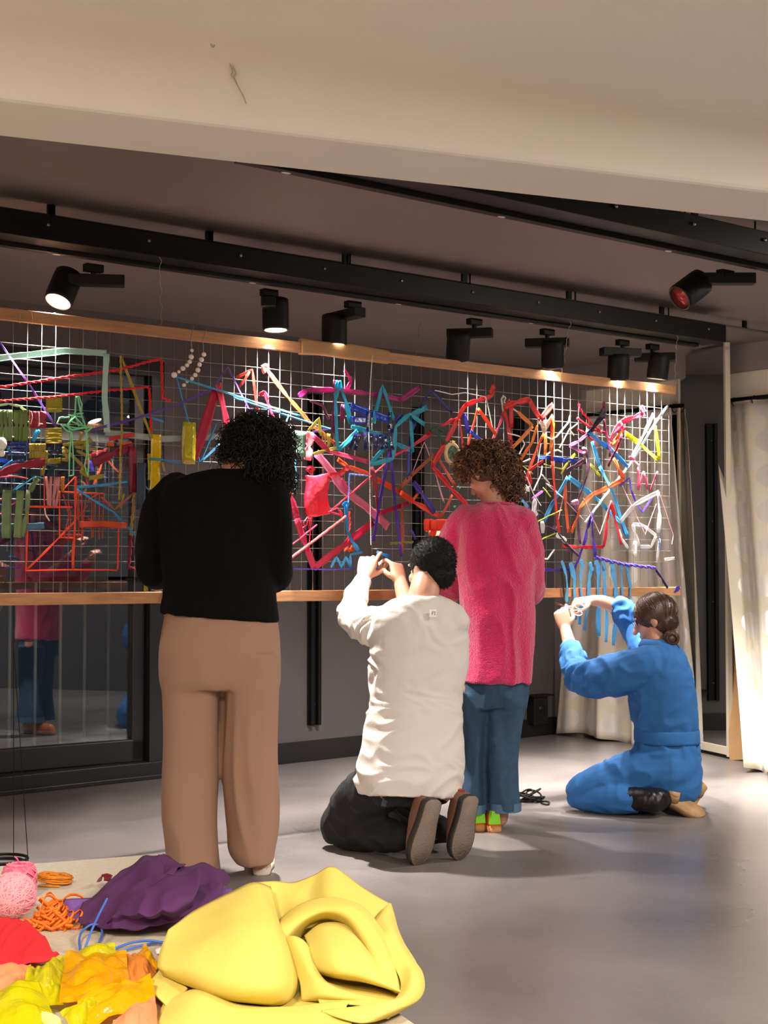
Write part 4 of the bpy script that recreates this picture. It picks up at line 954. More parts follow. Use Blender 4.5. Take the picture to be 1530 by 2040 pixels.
R_('r', 'D', 36, 'f0eeea', '690,1125 790,1005 960,915|955,915 962,1050 955,1200', 'ribbon', 'broad white ribbon peaking at the right end')
R_('r', 'D', 30, 'f2f0ec', '775,1140 850,1150 940,1222|940,1222 905,1300 830,1300|820,1290 790,1200 775,1140|790,1260 795,1370', 'ribbon', 'white ribbon looping below the broad white one')
R_('r', 'D', 22, 'ecebe8', '680,1180 700,1240 745,1310|965,1240 945,1400|1000,1390 1070,1380', 'ribbon', ['white ribbon end left of the white loops', 'white ribbon end below the peak of the broad white ribbon', 'short white ribbon end low at the right, before the curtain'])
R_('r', 'D', 26, 'dc2430', '278,1292 400,1302 572,1300|572,1300 595,1120 622,978|622,978 650,1100 695,1285', 'ribbon', 'red ribbon making a step then a narrow peak before the curtain')
R_('r', 'D', 28, '5536a6', '495,1062 455,1180 430,1290|430,1292 400,1380 370,1455', 'ribbon', 'violet ribbon falling left to the level cord')
R_('r', 'D', 22, '4a2f9a', '370,1458 230,1462 60,1455', 'ribbon', 'violet ribbon strung level right of the pink sweater')
R_('r', 'D', 26, '45309a', '492,1100 500,1250 512,1375', 'ribbon', 'violet ribbon dropping to the twisted one')
R_('b', 'D', 26, '4c3aa8', '512,1375 700,1420 930,1448', 'ribbon', 'twisted violet ribbon above the hanging sky blue strips')
R_('r', 'D', 18, '33265e', '930,1448 980,1520 1022,1588', 'ribbon', 'dark violet ribbon end reaching the lower batten')
R_('r', 'D', 22, '5a48b0', '1070,1620 1085,1580 1105,1590 1075,1610', 'ribbon', 'violet ribbon tied round the right end of the lower batten', off=0.018)
R_('t', 'D', 7, 'd8a0a8', '310,850 240,1170|430,960 545,1212 622,980|700,870 862,1215 940,1000|960,920 1060,1220 1050,1280|215,880 430,1110', 'yarn', 'thin pale pink thread, one of several criss-crossing before the curtain', None, 'each')
R_('r', 'D', 34, 'f0ece4', '240,1215 280,1235 310,1265', 'ribbon', 'white ribbon scrap at the left end of the red step')
R_('t', 'D', 20, '3a1f3c', '180,1160 235,1185 290,1260 350,1320 395,1360', 'cord', 'dark purple cord below the white scrap')
R_('t', 'D', 12, 'e6e2da', '85,1310 115,1380 180,1385 225,1320', 'yarn', 'white yarn loop low right of the pink sweater')
R_('b', 'D', 10, '4a7ab8', '960,1230 965,1320', 'yarn', 'short blue speckled yarn below the white loops')
BS = [('285,1408 310,1500 318,1600 312,1690', 24), ('345,1422 368,1520 370,1660 372,1812', 40), ('420,1402 410,1500 418,1650 402,1845', 34), ('483,1420 472,1520 468,1700 438,1885', 34),
      ('525,1405 535,1500 538,1700 538,1925', 38), ('572,1412 580,1550 592,1700 588,1968', 28), ('630,1412 655,1560 662,1800 640,1990', 32), ('690,1420 700,1560 702,1640 694,1720', 18), ('735,1425 762,1580 760,1750 748,2040', 26)]
LABB = ['leftmost narrow one of the hanging sky blue strips, at the scissors', 'second sky blue strip from the left, behind the hand with the scissors', 'third sky blue strip from the left, knotted with a round top', 'fourth sky blue strip from the left, its end cut aslant', 'widest sky blue strip in the middle of the hanging row', 'sixth sky blue strip from the left, darker with a folded end', 'seventh sky blue strip from the left, its end flaring sideways', 'short thin sky blue strip third from the right', 'last sky blue strip of the row, reaching lowest by the blue sleeve']
for (s_, wd), lab in zip(BS, LABB):
    a = s_.split()[0]; x, y = map(float, a.split(','))
    bm = B(); P = pts3('D', s_, 0.020); strip_mesh(bm, P, wd / 3.518 * 7.7 / FPX, int(x), .7, .5, .008)
    strip_mesh(bm, pts3('D', f'{x - 8},{y - 12} {x},{y + 22} {x + 12},{y + 50}', .024), wd / 3.518 * 7.0 / FPX, int(x) + 1, .5)
    o = obj('ribbon', bm, mat('sky_blue_ribbon', '#55ade0', 0.5, var=.1, vscale=20, transl=.1), None, True)
    md = o.modifiers.new('t', 'SOLIDIFY'); md.thickness = .0012
    tag(o, lab, 'ribbon', 'sky blue strips hanging in a row')
R_('w', 'D', 18, '26262a', '278,1455 285,1560 297,1705', 'strap', 'black strap hanging left of the sky blue strips, at the scissors', off=0.022)
# embroidery hoop
c = G(*tp('C', '430,780')[0], .02); t = thing('embroidery_hoop', 'small wooden embroidery hoop with dark green scraps, left of the brown curly hair', 'hoop', c)
for nm, r_, m_ in (('outer_ring', 1.0, '#d9bd8c'), ('inner_ring', .88, '#cba974')):
    bm = B(); P = [c + dG * (.044 * r_ * math.cos(a)) + UP * (.048 * r_ * math.sin(a)) for a in [2 * math.pi * i / 32 for i in range(33)]]
    tube(bm, P, (0.0042, 0.0075), 8, 1, up=None, cap=False); obj(nm, bm, mat('hoop_' + nm, m_, .5), t, True)
bm = B(); box(bm, c + UP * .055, (.014, .012, .012), AX); cyl(bm, c + UP * .056 - dG * .016, c + UP * .056 + dG * .016, .003); obj('clamp_screw', bm, mat('brass', '#b69a5a', .35, .8), t)
bm = B()
for k in range(9):
    a = k * .7; strip_mesh(bm, [c + dG * (.036 * math.cos(a)) + UP * (.036 * math.sin(a)), c + dG * (.034 * math.cos(a + 2.6)) + UP * (.034 * math.sin(a + 2.6))], .008, k)
o = obj('green_stitching', bm, mat('dark_green_scraps', '#274c3a', .6, hex2='#5f7f5a', vscale=40), t, True)
# black cords hanging down at the far left, and the wire hoop on the floor behind the table
for x0, y0, x1, y1, lab in ((27, 1205, 27, 1712, 'left one of two thin black cords hanging from the lower batten'), (28, 1300, 56, 1715, 'right one of two thin black cords hanging at the left edge')):
    a = G(x0, y0); b = onz(x1, y1, 0.02); bm = B(); tube(bm, [a, a.lerp(b, .5), b], .0016, 6, 3); tag(obj('cord', bm, M_BLACK, None, True), lab, 'cord')
c = onz(2, 1714, .015); t = thing('wire_basket', 'black wire basket rim on the floor behind the table at the left edge', 'basket', c)
for r_, z in ((.10, .02), (.085, .008)):
    bm = B(); P = [V((c.x + r_ * math.cos(a), c.y + r_ * math.sin(a), z)) for a in [2 * math.pi * i / 30 for i in range(31)]]
    tube(bm, P, .006, 8, 1, cap=False); obj('rim_ring', bm, M_BLACK, t, True)
# coil of black cord on the floor beside the jeans
c = onz(1062, 1592, .012); bm = B()
for k in range(9):
    P = []; rr = rnd.uniform(.02, .04); ox, oy = rnd.uniform(-.04, .03), rnd.uniform(-.02, .02)
    for i in range(15):
        a = 2 * math.pi * i / 14; P.append(V((c.x + ox + rr * 1.5 * math.cos(a), c.y + oy + rr * math.sin(a), .008 + .007 * k * (0.5 + .5 * math.sin(a + k)))))
    tube(bm, P, .0045, 8, 2)
tube(bm, [onz(1070, 1597, .006), onz(1082, 1596, .006), onz(1094, 1598, .006), onz(1090, 1603, .006), onz(1078, 1600, .006)], .004, 8, 4)
tag(obj('cord_coil', bm, M_BLACKM, None, True), 'small coil of black cord on the floor beside the jeans', 'cord')
# ================================================================ PEOPLE
M_SKIN = mat('skin', '#c98e70', 0.5, var=0.06, vscale=14)
M_SKIN2 = mat('skin_fair', '#cd957a', 0.5, var=0.06, vscale=14)
def pring(xl, xr, y, Y, hd, yaw=0.0, p=2.3, n=36, tilt=0.0):
    c = at((xl + xr) / 2, y, Y); hw = (xr - xl) / 2 * Y / FPX
    sy, cy = math.sin(yaw), math.cos(yaw)
    h2 = math.sqrt(max(hw * hw - (hd * sy) ** 2, (0.35 * hw) ** 2)) / max(cy, .3) if yaw else hw
    r = V((cy, sy, tilt)); f = V((-sy, cy, 0))
    return ell(c, r * h2, f * hd, n, p)
def ploft(bm, rows, yaw=0.0, tilt=0.0, sub=3, p=2.3):
    """rows: (xl, xr, y, Y, hd[, tilt]) -> smooth lofted trunk, outline taken from the photo, depth as given"""
    rows = [(*r, tilt) if len(r) == 5 else r for r in rows]
    S = spline(rows, sub)
    loft(bm, [pring(s[0], s[1], s[2], s[3], s[4], yaw, p, tilt=s[5]) for s in S])
def ptube(bm, rows, n=16, sub=4, flat=1.0):
    """rows: (px, py, Y, r)"""
    tube(bm, [at(a, b, c) for a, b, c, _ in rows], [r for *_, r in rows], n, sub, None, flat)
def wr(amp, scale, stretch=(1, 1, 1), seed=0.0, amp2=0.0, s2=60):
    def f(p, n):
        q = V((p.x * stretch[0], p.y * stretch[1], p.z * stretch[2])) * scale
        w_ = noise.noise(q * .6 + V((seed, 3, 7))) * 1.2
        v = noise.noise(q + V((w_ + seed, w_, w_)))
        v = 1 - abs(v) * 2.2                                       # ridged folds
        return amp * (v - .5) + (amp2 * noise.noise(p * s2) if amp2 else 0)
    return f
def hand(bm, wrist, d, back, sgn, curl=0.6, L=0.175, thumb=0.5, spread=0.12, curls=None):
    """wrist point, direction to the knuckles, normal out of the back of the hand, thumb on side sgn"""
    d = V(d).normalized(); back = V(back); back = (back - d * back.dot(d)).normalized(); s = d.cross(back) * sgn
    k = L / 0.175
    rings = []
    for f, w_, t_ in ((-.25, .026, .021), (0, .028, .020), (.3, .036, .019), (.7, .041, .016), (1.0, .040, .0135)):
        rings.append(ell(wrist + d * (.088 * k * f), s * (w_ * k), back * (t_ * k), 20, 2.6))
    loft(bm, rings)
    for i, (off, ln, r_) in enumerate(((.030, .072, .0088), (.0105, .080, .0090), (-.0105, .075, .0086), (-.029, .058, .0076))):
        base = wrist + d * (.080 * k) + s * (off * k); cu = (curls[i] if curls else curl) * (1 + .06 * i)
        a = 0.15 + cu * .4; dirs = []
        sp = s * (spread * (off / .03))
        for bend in (cu * 1.0, cu * 1.45, cu * .95):
            a += bend if dirs else cu * .55
            dirs.append((d * math.cos(a) - back * math.sin(a) + sp * max(0, math.cos(a))).normalized())
        P = [base - d * .012, base]
        for dd, fr in zip(dirs, (.46, .30, .24)): P.append(P[-1] + dd * (ln * k * fr))
        tube(bm, P, [r_ * k * q for q in (1.0, 1.05, 1.02, .95, .78)], 12, 4)
    tb = wrist + d * (.022 * k) + s * (.026 * k) - back * (.006 * k)
    t1 = (s * .75 + d * .65 - back * .35 * (0.4 + thumb)).normalized(); t2 = (d * .85 + s * (.45 - .7 * thumb) - back * .75 * thumb).normalized(); t3 = (d * .8 + s * (.2 - .9 * thumb) - back * .9 * thumb).normalized()
    P = [tb - t1 * .01, tb + t1 * .036 * k, tb + t1 * .036 * k + t2 * .032 * k, tb + t1 * .036 * k + t2 * .032 * k + t3 * .026 * k]
    tube(bm, P, [.0135 * k, .0115 * k, .0100 * k, .0082 * k], 12, 4)
def head(bm, c, F_, U_, k=1.0):
    F_ = V(F_).normalized(); U_ = V(U_); U_ = (U_ - F_ * U_.dot(F_)).normalized(); R_ = F_.cross(U_)
    ax = (R_, F_, U_)
    def P(r, f, u): return c + (R_ * r + F_ * f + U_ * u) * k
    ball(bm, P(0, -.008, .012), (.075 * k, .094 * k, .092 * k), ax, 24)
    ball(bm, P(0, .030, -.050), (.058 * k, .060 * k, .068 * k), ax, 20)
    ball(bm, P(0, .058, -.102), (.028 * k, .026 * k, .020 * k), ax, 14)                     # chin
    tube(bm, [P(0, .088, -.005), P(0, .100, -.030), P(0, .110, -.050)], [.009 * k, .011 * k, .014 * k], 10, 4)  # nose
    ball(bm, P(0, .084, -.076), (.021 * k, .012 * k, .005 * k), ax, 12); ball(bm, P(0, .081, -.087), (.018 * k, .012 * k, .006 * k), ax, 12)  # lips
    for s in (-1, 1):
        ball(bm, P(s * .030, .082, .010), (.020 * k, .010 * k, .007 * k), ax, 12)           # brow
        ball(bm, P(s * .038, .062, -.042), (.022 * k, .020 * k, .022 * k), ax, 12)          # cheek
        ball(bm, P(s * .077, -.006, -.022), (.009 * k, .020 * k, .032 * k), ax, 14)         # ear
        ball(bm, P(s * .075, -.002, -.048), (.007 * k, .010 * k, .010 * k), ax, 10)
    return P
def eyes(P, parent, k=1.0):
    for s in (-1, 1):
        bm = B(); ball(bm, P(s * .030, .069, -.016), .0112 * k, None, 12); e = obj('eye', bm, mat('eye_white', '#d8d0c8', .3), parent, True)
        bm = B(); ball(bm, P(s * .030, .0775, -.018), .0055 * k, None, 10); obj('iris', bm, mat('iris_brown', '#2c1c14', .2), e, True)
def curly(name, c, rad, parent, mats, n=900, seed=1, face=None, facecut=0.45, lmin=.05, lmax=.09, r0=.0019, hel=.008, down=.5, keep=None, core=.9):
    r = random.Random(seed); bm = B(); Cv = V(c)
    ball(bm, Cv, [x * core for x in rad], None, 26)
    faces_core = len(bm.faces)
    bm.faces.ensure_lookup_table()
    for v in bm.verts: v.co += (v.co - Cv).normalized() * (.012 * noise.noise(v.co * 28))
    done = 0; idx = []
    while done < n:
        d = V((r.gauss(0, 1), r.gauss(0, 1), r.gauss(0, 1))).normalized()
        if face is not None and d.dot(V(face).normalized()) > facecut: continue
        root = Cv + V((d.x * rad[0], d.y * rad[1], d.z * rad[2])) * .86
        if keep and not keep(root): continue
        L_ = r.uniform(lmin, lmax); t = V((r.gauss(0, 1), r.gauss(0, 1), r.gauss(0, 1))); t = (t - d * t.dot(d)).normalized()
        g = (d * r.uniform(.35, .75) + t * .55 + V((0, 0, -down))).normalized()
        a = g.orthogonal().normalized(); b = g.cross(a); ph = r.uniform(0, 6.28); tn = r.uniform(1.4, 2.6); hr = hel * r.uniform(.6, 1.3)
        P = []
        m_ = 14
        for i in range(m_):
            f = i / (m_ - 1); an = ph + f * tn * 2 * math.pi
            P.append(root + g * (L_ * f) + V((0, 0, -down * .03 * f * f)) + (a * math.cos(an) + b * math.sin(an)) * (hr * min(1, f * 3 + .3)))
        n0 = len(bm.faces)
        tube(bm, P, [r0 * r.uniform(.8, 1.2)] * (m_ - 1) + [r0 * .5], 5, 1, cap=False)
        idx.append((n0, r.randrange(len(mats)))); done += 1
    bm.faces.ensure_lookup_table()
    idx.append((len(bm.faces), 0))
    for (a, m_), (b, _) in zip(idx, idx[1:]):
        for q in range(a, b): bm.faces[q].material_index = m_
    return obj(name, bm, mats, parent, True)
def shoe(parent, heel, toe_d, up_d, L=.28, W=.10, H=.075, m_up=None, m_sole=None, m_rim=None, name='shoe', tab=None, tab_m=None, heel_h=0.0):
    """heel: point under the back of the sole; toe_d: towards the toe; up_d: away from the sole"""
    t = V(toe_d).normalized(); u = V(up_d); u = (u - t * u.dot(t)).normalized(); s = t.cross(u)
    def P(x, y, z): return V(heel) + t * x + s * y + u * z
    def wid(f): return W / 2 * (0.74 + .10 * math.sin(f * 6) * .3 + .30 * math.exp(-((f - .68) / .25) ** 2)) * (1 if f < .8 else math.sqrt(max(0.02, 1 - ((f - .8) / .2) ** 2))) * (1 if f > .08 else math.sqrt(max(.12, 1 - ((.08 - f) / .09) ** 2)))
    N_ = 26; fs = [i / N_ for i in range(N_ + 1)]
    def outline(z, k, inset=0.0): return [P(L * f, wid(f) * k - inset, z) for f in fs] + [P(L * f, -wid(f) * k + inset, z) for f in reversed(fs)]
    bm = B(); th = .026
    loft(bm, [outline(.0, .97), outline(.004, 1.0), outline(th, 1.02)])
    so = obj('sole', bm, m_rim or m_sole, None, True)
    bm = B(); loft(bm, [outline(-.0015, .90), outline(.002, .92)]); tr = obj('tread', bm, m_sole, None, True)
    bm = B(); rings = []
    for f in [i / 18 for i in range(19)]:
        hh = (H if f < .38 else H * (1 - .55 * min(1, (f - .38) / .42))) * (1 if f < .85 else math.sqrt(max(.05, 1 - ((f - .85) / .15) ** 2))) * (1 if f > .05 else .9)
        c = P(L * (.012 + .97 * f), 0, th * .8); w_ = wid(.012 + .97 * f) * .97
        ring = []
        for k in range(20):
            a = math.pi * k / 19; ring.append(c + s * (w_ * math.cos(a) * (1 - .18 * math.sin(a))) + u * (hh * math.sin(a) ** .75))
        rings.append(ring)
    loft(bm, rings)
    up = obj(name, bm, m_up, parent, True)
    for q in (so, tr):
        q.parent = up
    so.name = 'sole'; tr.name = 'tread'
    if tab_m:
        bm = B(); loft(bm, [[P(-.003, y, z) for y, z in ((-W * .28 * tab, H * (1 - .62 * tab)), (W * .28 * tab, H * (1 - .62 * tab)), (W * .2 * tab, H * .98), (-W * .2 * tab, H * .98))], [P(.02, y, z) for y, z in ((-W * .34 * tab, H * (1 - .62 * tab)), (W * .34 * tab, H * (1 - .62 * tab)), (W * .26 * tab, H * 1.0), (-W * .26 * tab, H * 1.0))]])
        q = obj('heel_tab', bm, tab_m, None); q.parent = up
    if heel_h:
        bm = B(); loft(bm, [ell(P(.032, 0, -heel_h), t * .026, s * .026, 20, 3), ell(P(.034, 0, .004), t * .034, s * .033, 20, 3)]); q = obj('heel_block', bm, m_rim, None, True); q.parent = up
        bm = B(); loft(bm, [ell(P(.032, 0, -heel_h - .004), t * .0262, s * .0262, 20, 3), ell(P(.032, 0, -heel_h), t * .0262, s * .0262, 20, 3)]); q = obj('heel_tip', bm, m_sole, None, True); q.parent = up
    return up
# ---------------------------------------------------------------- 1: standing, black jumper, beige trousers
YA = 5.65; ya = math.radians(14)
pa = thing('person', 'standing person with black curly hair, black jumper and wide beige trousers, seen from behind', 'person', onz(440, 1738, 0))
fA = V((-math.sin(ya), math.cos(ya), 0)); rA = V((math.cos(ya), math.sin(ya), 0))
bm = B()
cA = at(505, 905, YA + .03)
UA = (V((.30, 0, 1))).normalized(); FA = V((.35, .8, -.45))
PA = head(bm, cA, FA, UA)
ptube(bm, [(466, 985, YA, .062), (468, 945, YA, .056), (480, 915, YA + .02, .055), (496, 895, YA + .03, .05)])
ploft(bm, [(400, 520, 950, YA, .05), (350, 560, 985, YA, .075), (340, 545, 1060, YA, .085), (345, 540, 1150, YA, .085), (338, 545, 1250, YA, .095), (335, 545, 1310, YA, .10)], ya)
for row in ([(385, 1300, YA, .085), (380, 1400, YA - .02, .08), (378, 1520, YA - .04, .055), (380, 1640, YA - .05, .05), (381, 1718, YA - .05, .04)], [(497, 1300, YA, .085), (500, 1400, YA, .08), (502, 1520, YA, .055), (508, 1620, YA, .05), (515, 1712, YA, .038)]): ptube(bm, row)
for row in ([(345, 985, YA, .05), (306, 1050, YA, .045), (299, 1125, YA + .02, .04), (315, 1160, YA + .17, .036), (340, 1140, YA + .32, .028)], [(545, 985, YA, .05), (552, 1050, YA, .043), (553, 1138, YA + .03, .034), (533, 1157, YA + .18, .032), (505, 1140, YA + .31, .028)]): ptube(bm, row)
hand(bm, at(340, 1140, YA + .32), (.25, .8, .35), (-.7, -.2, .5), 1, .55); hand(bm, at(505, 1140, YA + .31), (-.25, .8, .35), (.7, -.2, .5), -1, .55)
for sx, yy in ((381, YA - .05), (516, YA)):   # feet
    p = at(sx, 1735, yy); p.z = .05; tube(bm, [p, p + fA * .1, p + fA * .2 - UP * .015], [.035, .036, .025], 12, 4)
fuse('body', bm, M_SKIN, pa, .0055, 5)
eyes(PA, pa)
M_BLK = mat('black_knit', '#060607', 0.95, bump=0.25, bscale=220, spec=.2)
bm = B()
ploft(bm, [(441, 510, 934, YA, .062), (400, 530, 941, YA, .072), (345, 560, 955, YA, .085), (322, 573, 985, YA, .10), (320, 568, 1050, YA, .118), (326, 556, 1120, YA, .118), (329, 549, 1180, YA, .122), (324, 553, 1212, YA, .136, -.08), (322, 556, 1231, YA, .140, -.08)], ya)
ptube(bm, [(350, 975, YA, .065), (318, 1010, YA, .062), (304, 1065, YA, .058), (298, 1115, YA + .01, .057), (303, 1142, YA + .07, .055), (318, 1150, YA + .18, .048), (335, 1142, YA + .28, .042)])
ptube(bm, [(540, 975, YA, .062), (552, 1015, YA, .056), (556, 1070, YA, .052), (559, 1120, YA + .01, .054), (556, 1148, YA + .07, .054), (535, 1158, YA + .18, .045), (510, 1145, YA + .27, .04)])
fuse('jumper', bm, M_BLK, pa, .0085, 4, wr(.007, 9, (1, 1, .55), 2.0))
M_BEIGE = mat('beige_trousers', '#a47e66', 0.8, bump=0.12, bscale=260)
bm = B()
ploft(bm, [(334, 546, 1218, YA, .112), (326, 554, 1250, YA, .132), (319, 557, 1295, YA, .146), (318, 557, 1345, YA, .140), (322, 554, 1372, YA, .122)], ya)
ploft(bm, [(320, 452, 1300, YA, .12), (320, 440, 1370, YA - .01, .115), (322, 437, 1450, YA - .02, .108), (323, 435, 1540, YA - .03, .108), (325, 432, 1630, YA - .04, .112), (327, 434, 1700, YA - .05, .12), (329, 437, 1738, YA - .05, .125)], ya * .5)
ploft(bm, [(432, 556, 1300, YA, .12), (446, 555, 1370, YA, .115), (447, 552, 1440, YA, .105), (445, 551, 1520, YA, .105), (448, 556, 1600, YA, .108), (453, 556, 1655, YA, .112), (457, 548, 1695, YA, .112), (472, 544, 1718, YA, .105)], ya * .5)
def dA(p, n):
    a = wr(.010, 6, (1.6, 1, .28), 5.0)(p, n)
    return a * min(1, max(.15, (1.0 - p.z) * 1.6))
fuse('trousers', bm, M_BEIGE, pa, .0085, 4, dA)
M_CANVAS = mat('beige_canvas', '#cbb79a', 0.7); M_RUB = mat('pale_rubber', '#d9cdb8', 0.6)
for sx, yy in ((383, YA - .12), (521, YA - .02)):
    p = at(sx, 1742, yy); p.z = .002
    shoe(pa, p, (-.05, 1, 0), (0, 0, 1), .26, .085, .06, M_CANVAS, M_RUB, M_RUB)
M_HB = mat('hair_black', '#0c0908', 0.55, spec=.35); M_HB2 = mat('hair_black_brown', '#1c120e', 0.5, spec=.4)
hc = at(513, 886, YA + .03)
curly('hair', hc, (.116, .113, .106), pa, [M_HB, M_HB, M_HB2], 1300, 3, FA, .62, .04, .085, .0018, .0105, .45, keep=lambda p: not (p.z < hc.z - .035 and p.x < hc.x - .02), core=.84)
curly('hair_wisps', hc, (.122, .118, .112), pa, [M_HB, M_HB2], 110, 31, FA, .55, .05, .10, .0013, .012, .3, keep=lambda p: p.z > hc.z - .05, core=.5)
curly('hair_curls', at(548, 945, YA + .05), (.062, .08, .062), pa, [M_HB, M_HB2], 420, 4, None, 1, .03, .06, .0016, .009, .6, core=.7)
# ---------------------------------------------------------------- 2: kneeling man, white long-sleeved shirt, black trousers
yb = math.radians(28)
fB = V((-.64, .77, 0))
pb = thing('person', 'kneeling person with short black hair, white long-sleeved shirt and black trousers', 'person', onz(800, 1700, 0))
cB = at(858, 1128, 6.14)
FB = V((-.62, .76, -.05)); UB_ = V((-.10, .05, 1))
bm = B()
PB = head(bm, cB, FB, UB_, 1.04)
ptube(bm, [(838, 1232, 6.06, .068), (842, 1195, 6.06, .062), (848, 1165, 6.09, .060), (856, 1140, 6.13, .058)])
ploft(bm, [(790, 900, 1205, 6.06, .06), (750, 920, 1240, 6.06, .085), (748, 920, 1320, 6.05, .09), (745, 910, 1420, 6.01, .09), (735, 910, 1520, 5.98, .10), (745, 895, 1585, 5.97, .10)], yb)
ptube(bm, [(775, 1238, 6.1, .055), (735, 1245, 6.22, .05), (702, 1230, 6.34, .043), (710, 1192, 6.44, .036), (725, 1152, 6.52, .029)])
ptube(bm, [(905, 1235, 6.12, .055), (880, 1250, 6.3, .05), (838, 1248, 6.46, .044), (812, 1205, 6.52, .040), (797, 1160, 6.56, .030)])
hand(bm, at(725, 1152, 6.52), (.22, .25, .9), (-.15, -.95, .2), 1, .80, .185, .75, .12, [.28, .72, .88, 1.0])
hand(bm, at(798, 1162, 6.56), (-.20, .35, .9), (.75, -.65, .1), -1, .75, .185, .65, .12, [.5, .7, .85, .95])
kl, kr = onz(672, 1652, .075), onz(790, 1640, .075)
kr = V((kr.x, 6.42, .075)); al = onz(808, 1668, .085); ar = onz(882, 1655, .085)
tube(bm, [at(775, 1560, 5.98), (at(775, 1560, 5.98) + kl) / 2 + UP * .02, kl], [.085, .075, .052], 16, 4); tube(bm, [kl, (kl + al) / 2, al], [.052, .052, .038], 14, 4)
tube(bm, [at(870, 1560, 6.0), (at(870, 1560, 6.0) + kr) / 2 + UP * .02, kr], [.085, .075, .052], 16, 4); tube(bm, [kr, (kr + ar) / 2, ar], [.052, .052, .038], 14, 4)
fuse('body', bm, M_SKIN2, pb, .005, 4)
eyes(PB, pb, 1.04)
M_SHIRT = mat('white_cotton', '#dad3ca', 0.85, bump=0.1, bscale=250)
bm = B()
ploft(bm, [(804, 880, 1186, 6.055, .066), (786, 895, 1194, 6.055, .078), (758, 914, 1208, 6.06, .094), (740, 928, 1232, 6.06, .112), (736, 934, 1275, 6.06, .122), (737, 932, 1330, 6.05, .122), (737, 921, 1385, 6.03, .120), (728, 921, 1450, 6.0, .126), (715, 924, 1510, 5.98, .138), (708, 922, 1550, 5.96, .142, -.04), (716, 916, 1582, 5.955, .138, -.08)], yb)
ptube(bm, [(790, 1240, 6.09, .085), (755, 1248, 6.16, .082), (725, 1243, 6.25, .074), (704, 1226, 6.34, .066), (706, 1200, 6.41, .058), (714, 1176, 6.47, .046), (721, 1160, 6.50, .039)])
ptube(bm, [(895, 1240, 6.1, .085), (890, 1252, 6.2, .075), (872, 1262, 6.33, .066), (838, 1258, 6.46, .058), (826, 1235, 6.49, .05)])
def dB_(p, n):
    q = (p - at(735, 1250, 6.2)).length
    k = .25 + .9 * math.exp(-(q / .20) ** 2) + .55 * max(0, .75 - p.z)
    side = max(0, (at(790, 1400, 6.0).x - p.x) * 5)
    return wr(.014, 9, (1, 1, 1.5), 11.0)(p, n) * min(1.2, k + .5 * side)
fuse('shirt', bm, M_SHIRT, pb, .0075, 3, dB_)
lp = at(863, 1222, 5.922); bx = V((math.cos(yb), math.sin(yb), 0)); by = V((0, .12, 1)).normalized()
bm = B(); box(bm, lp, (.030, .004, .030), (bx, bx.cross(by) * -1, by)); lg = obj('back_label', bm, mat('label_white', '#f4f1ec', .6), pb, bevel=.001)
bm = B()
for x0, y0, x1, y1 in ((-.008, .006, .001, .007), (-.004, .006, -.007, -.006), (-.008, 0, -.001, .001), (.002, .006, .009, .006), (.009, .006, .003, -.006), (.003, -.006, .010, -.005)):
    a = lp + bx * x0 + by * y0 - bx.cross(by) * -.0 + V((bx.y, -bx.x, 0)) * .0028; b = lp + bx * x1 + by * y1 + V((bx.y, -bx.x, 0)) * .0028; cyl(bm, a, b, .0009, n=6)
obj('label_mark', bm, mat('label_grey', '#7d7670', .6), lg)
M_BTR = mat('black_trousers', '#121112', 0.85, bump=0.15, bscale=200)
bm = B()
h1, h2 = at(772, 1562, 5.98), at(842, 1568, 6.02)
tube(bm, [h1 + UP * .03, h1.lerp(kl, .35) + UP * .028, h1.lerp(kl, .7) + UP * .03, kl + UP * .012, kl + V((-.012, .02, -.012))], [.115, .108, .095, .074, .055], 18, 5)
tube(bm, [kl, kl.lerp(al, .4), kl.lerp(al, .75), al], [.070, .074, .066, .050], 18, 5)
tube(bm, [h2 + UP * .02, h2.lerp(kr, .5) + UP * .02, kr + UP * .01], [.10, .095, .074], 18, 5); tube(bm, [kr, kr.lerp(ar, .5), ar], [.070, .070, .050], 18, 5)
ploft(bm, [(740, 890, 1530, 5.98, .10), (738, 892, 1570, 5.97, .11), (750, 890, 1600, 5.98, .10)], yb)
fuse('trousers', bm, M_BTR, pb, .0085, 3, wr(.012, 9, (1, 1, 1), 4.0))
M_SUE = mat('brown_suede', '#7d5740', 0.85, var=.08, vscale=20); M_RIM = mat('dark_rubber', '#35302c', 0.7); M_GUM = mat('grey_brown_rubber', '#86776a', 0.75, bump=.5, bscale=140); M_TAB = mat('red_tab', '#a8332c', .6)
for hx, hy, tx, ty, Yh, Yt in ((866, 1593, 832, 1724, 5.80, 5.83), (940, 1586, 915, 1712, 5.89, 5.92)):
    hp = at(hx, hy, Yh); tpnt = at(tx, ty, Yt)
    shoe(pb, hp, tpnt - hp, (-.62, .78, .05), (tpnt - hp).length + .005, .116, .085, M_SUE, M_GUM, M_RIM, tab=.45, tab_m=M_TAB)
M_HM = mat('hair_short_black', '#0d0b0a', 0.7, spec=.3)
axB = (FB.normalized().cross(UP).normalized(), FB.normalized(), UP)
r5 = random.Random(5); bm = B()
hcB = PB(0, -.016, .022)
ball(bm, hcB, (.086, .104, .096), axB, 30); ball(bm, PB(0, -.055, -.035), (.066, .052, .06), axB, 24)
cut = PB(0, .058, 0); Fn = FB.normalized()
o_h = fuse('hair', bm, M_HM, pb, .006, 4, lambda p, n: .004 * noise.noise(p * 90) - (.045 if (p - cut).dot(Fn) > 0 and p.z < hcB.z + .03 else 0))
bm = B()
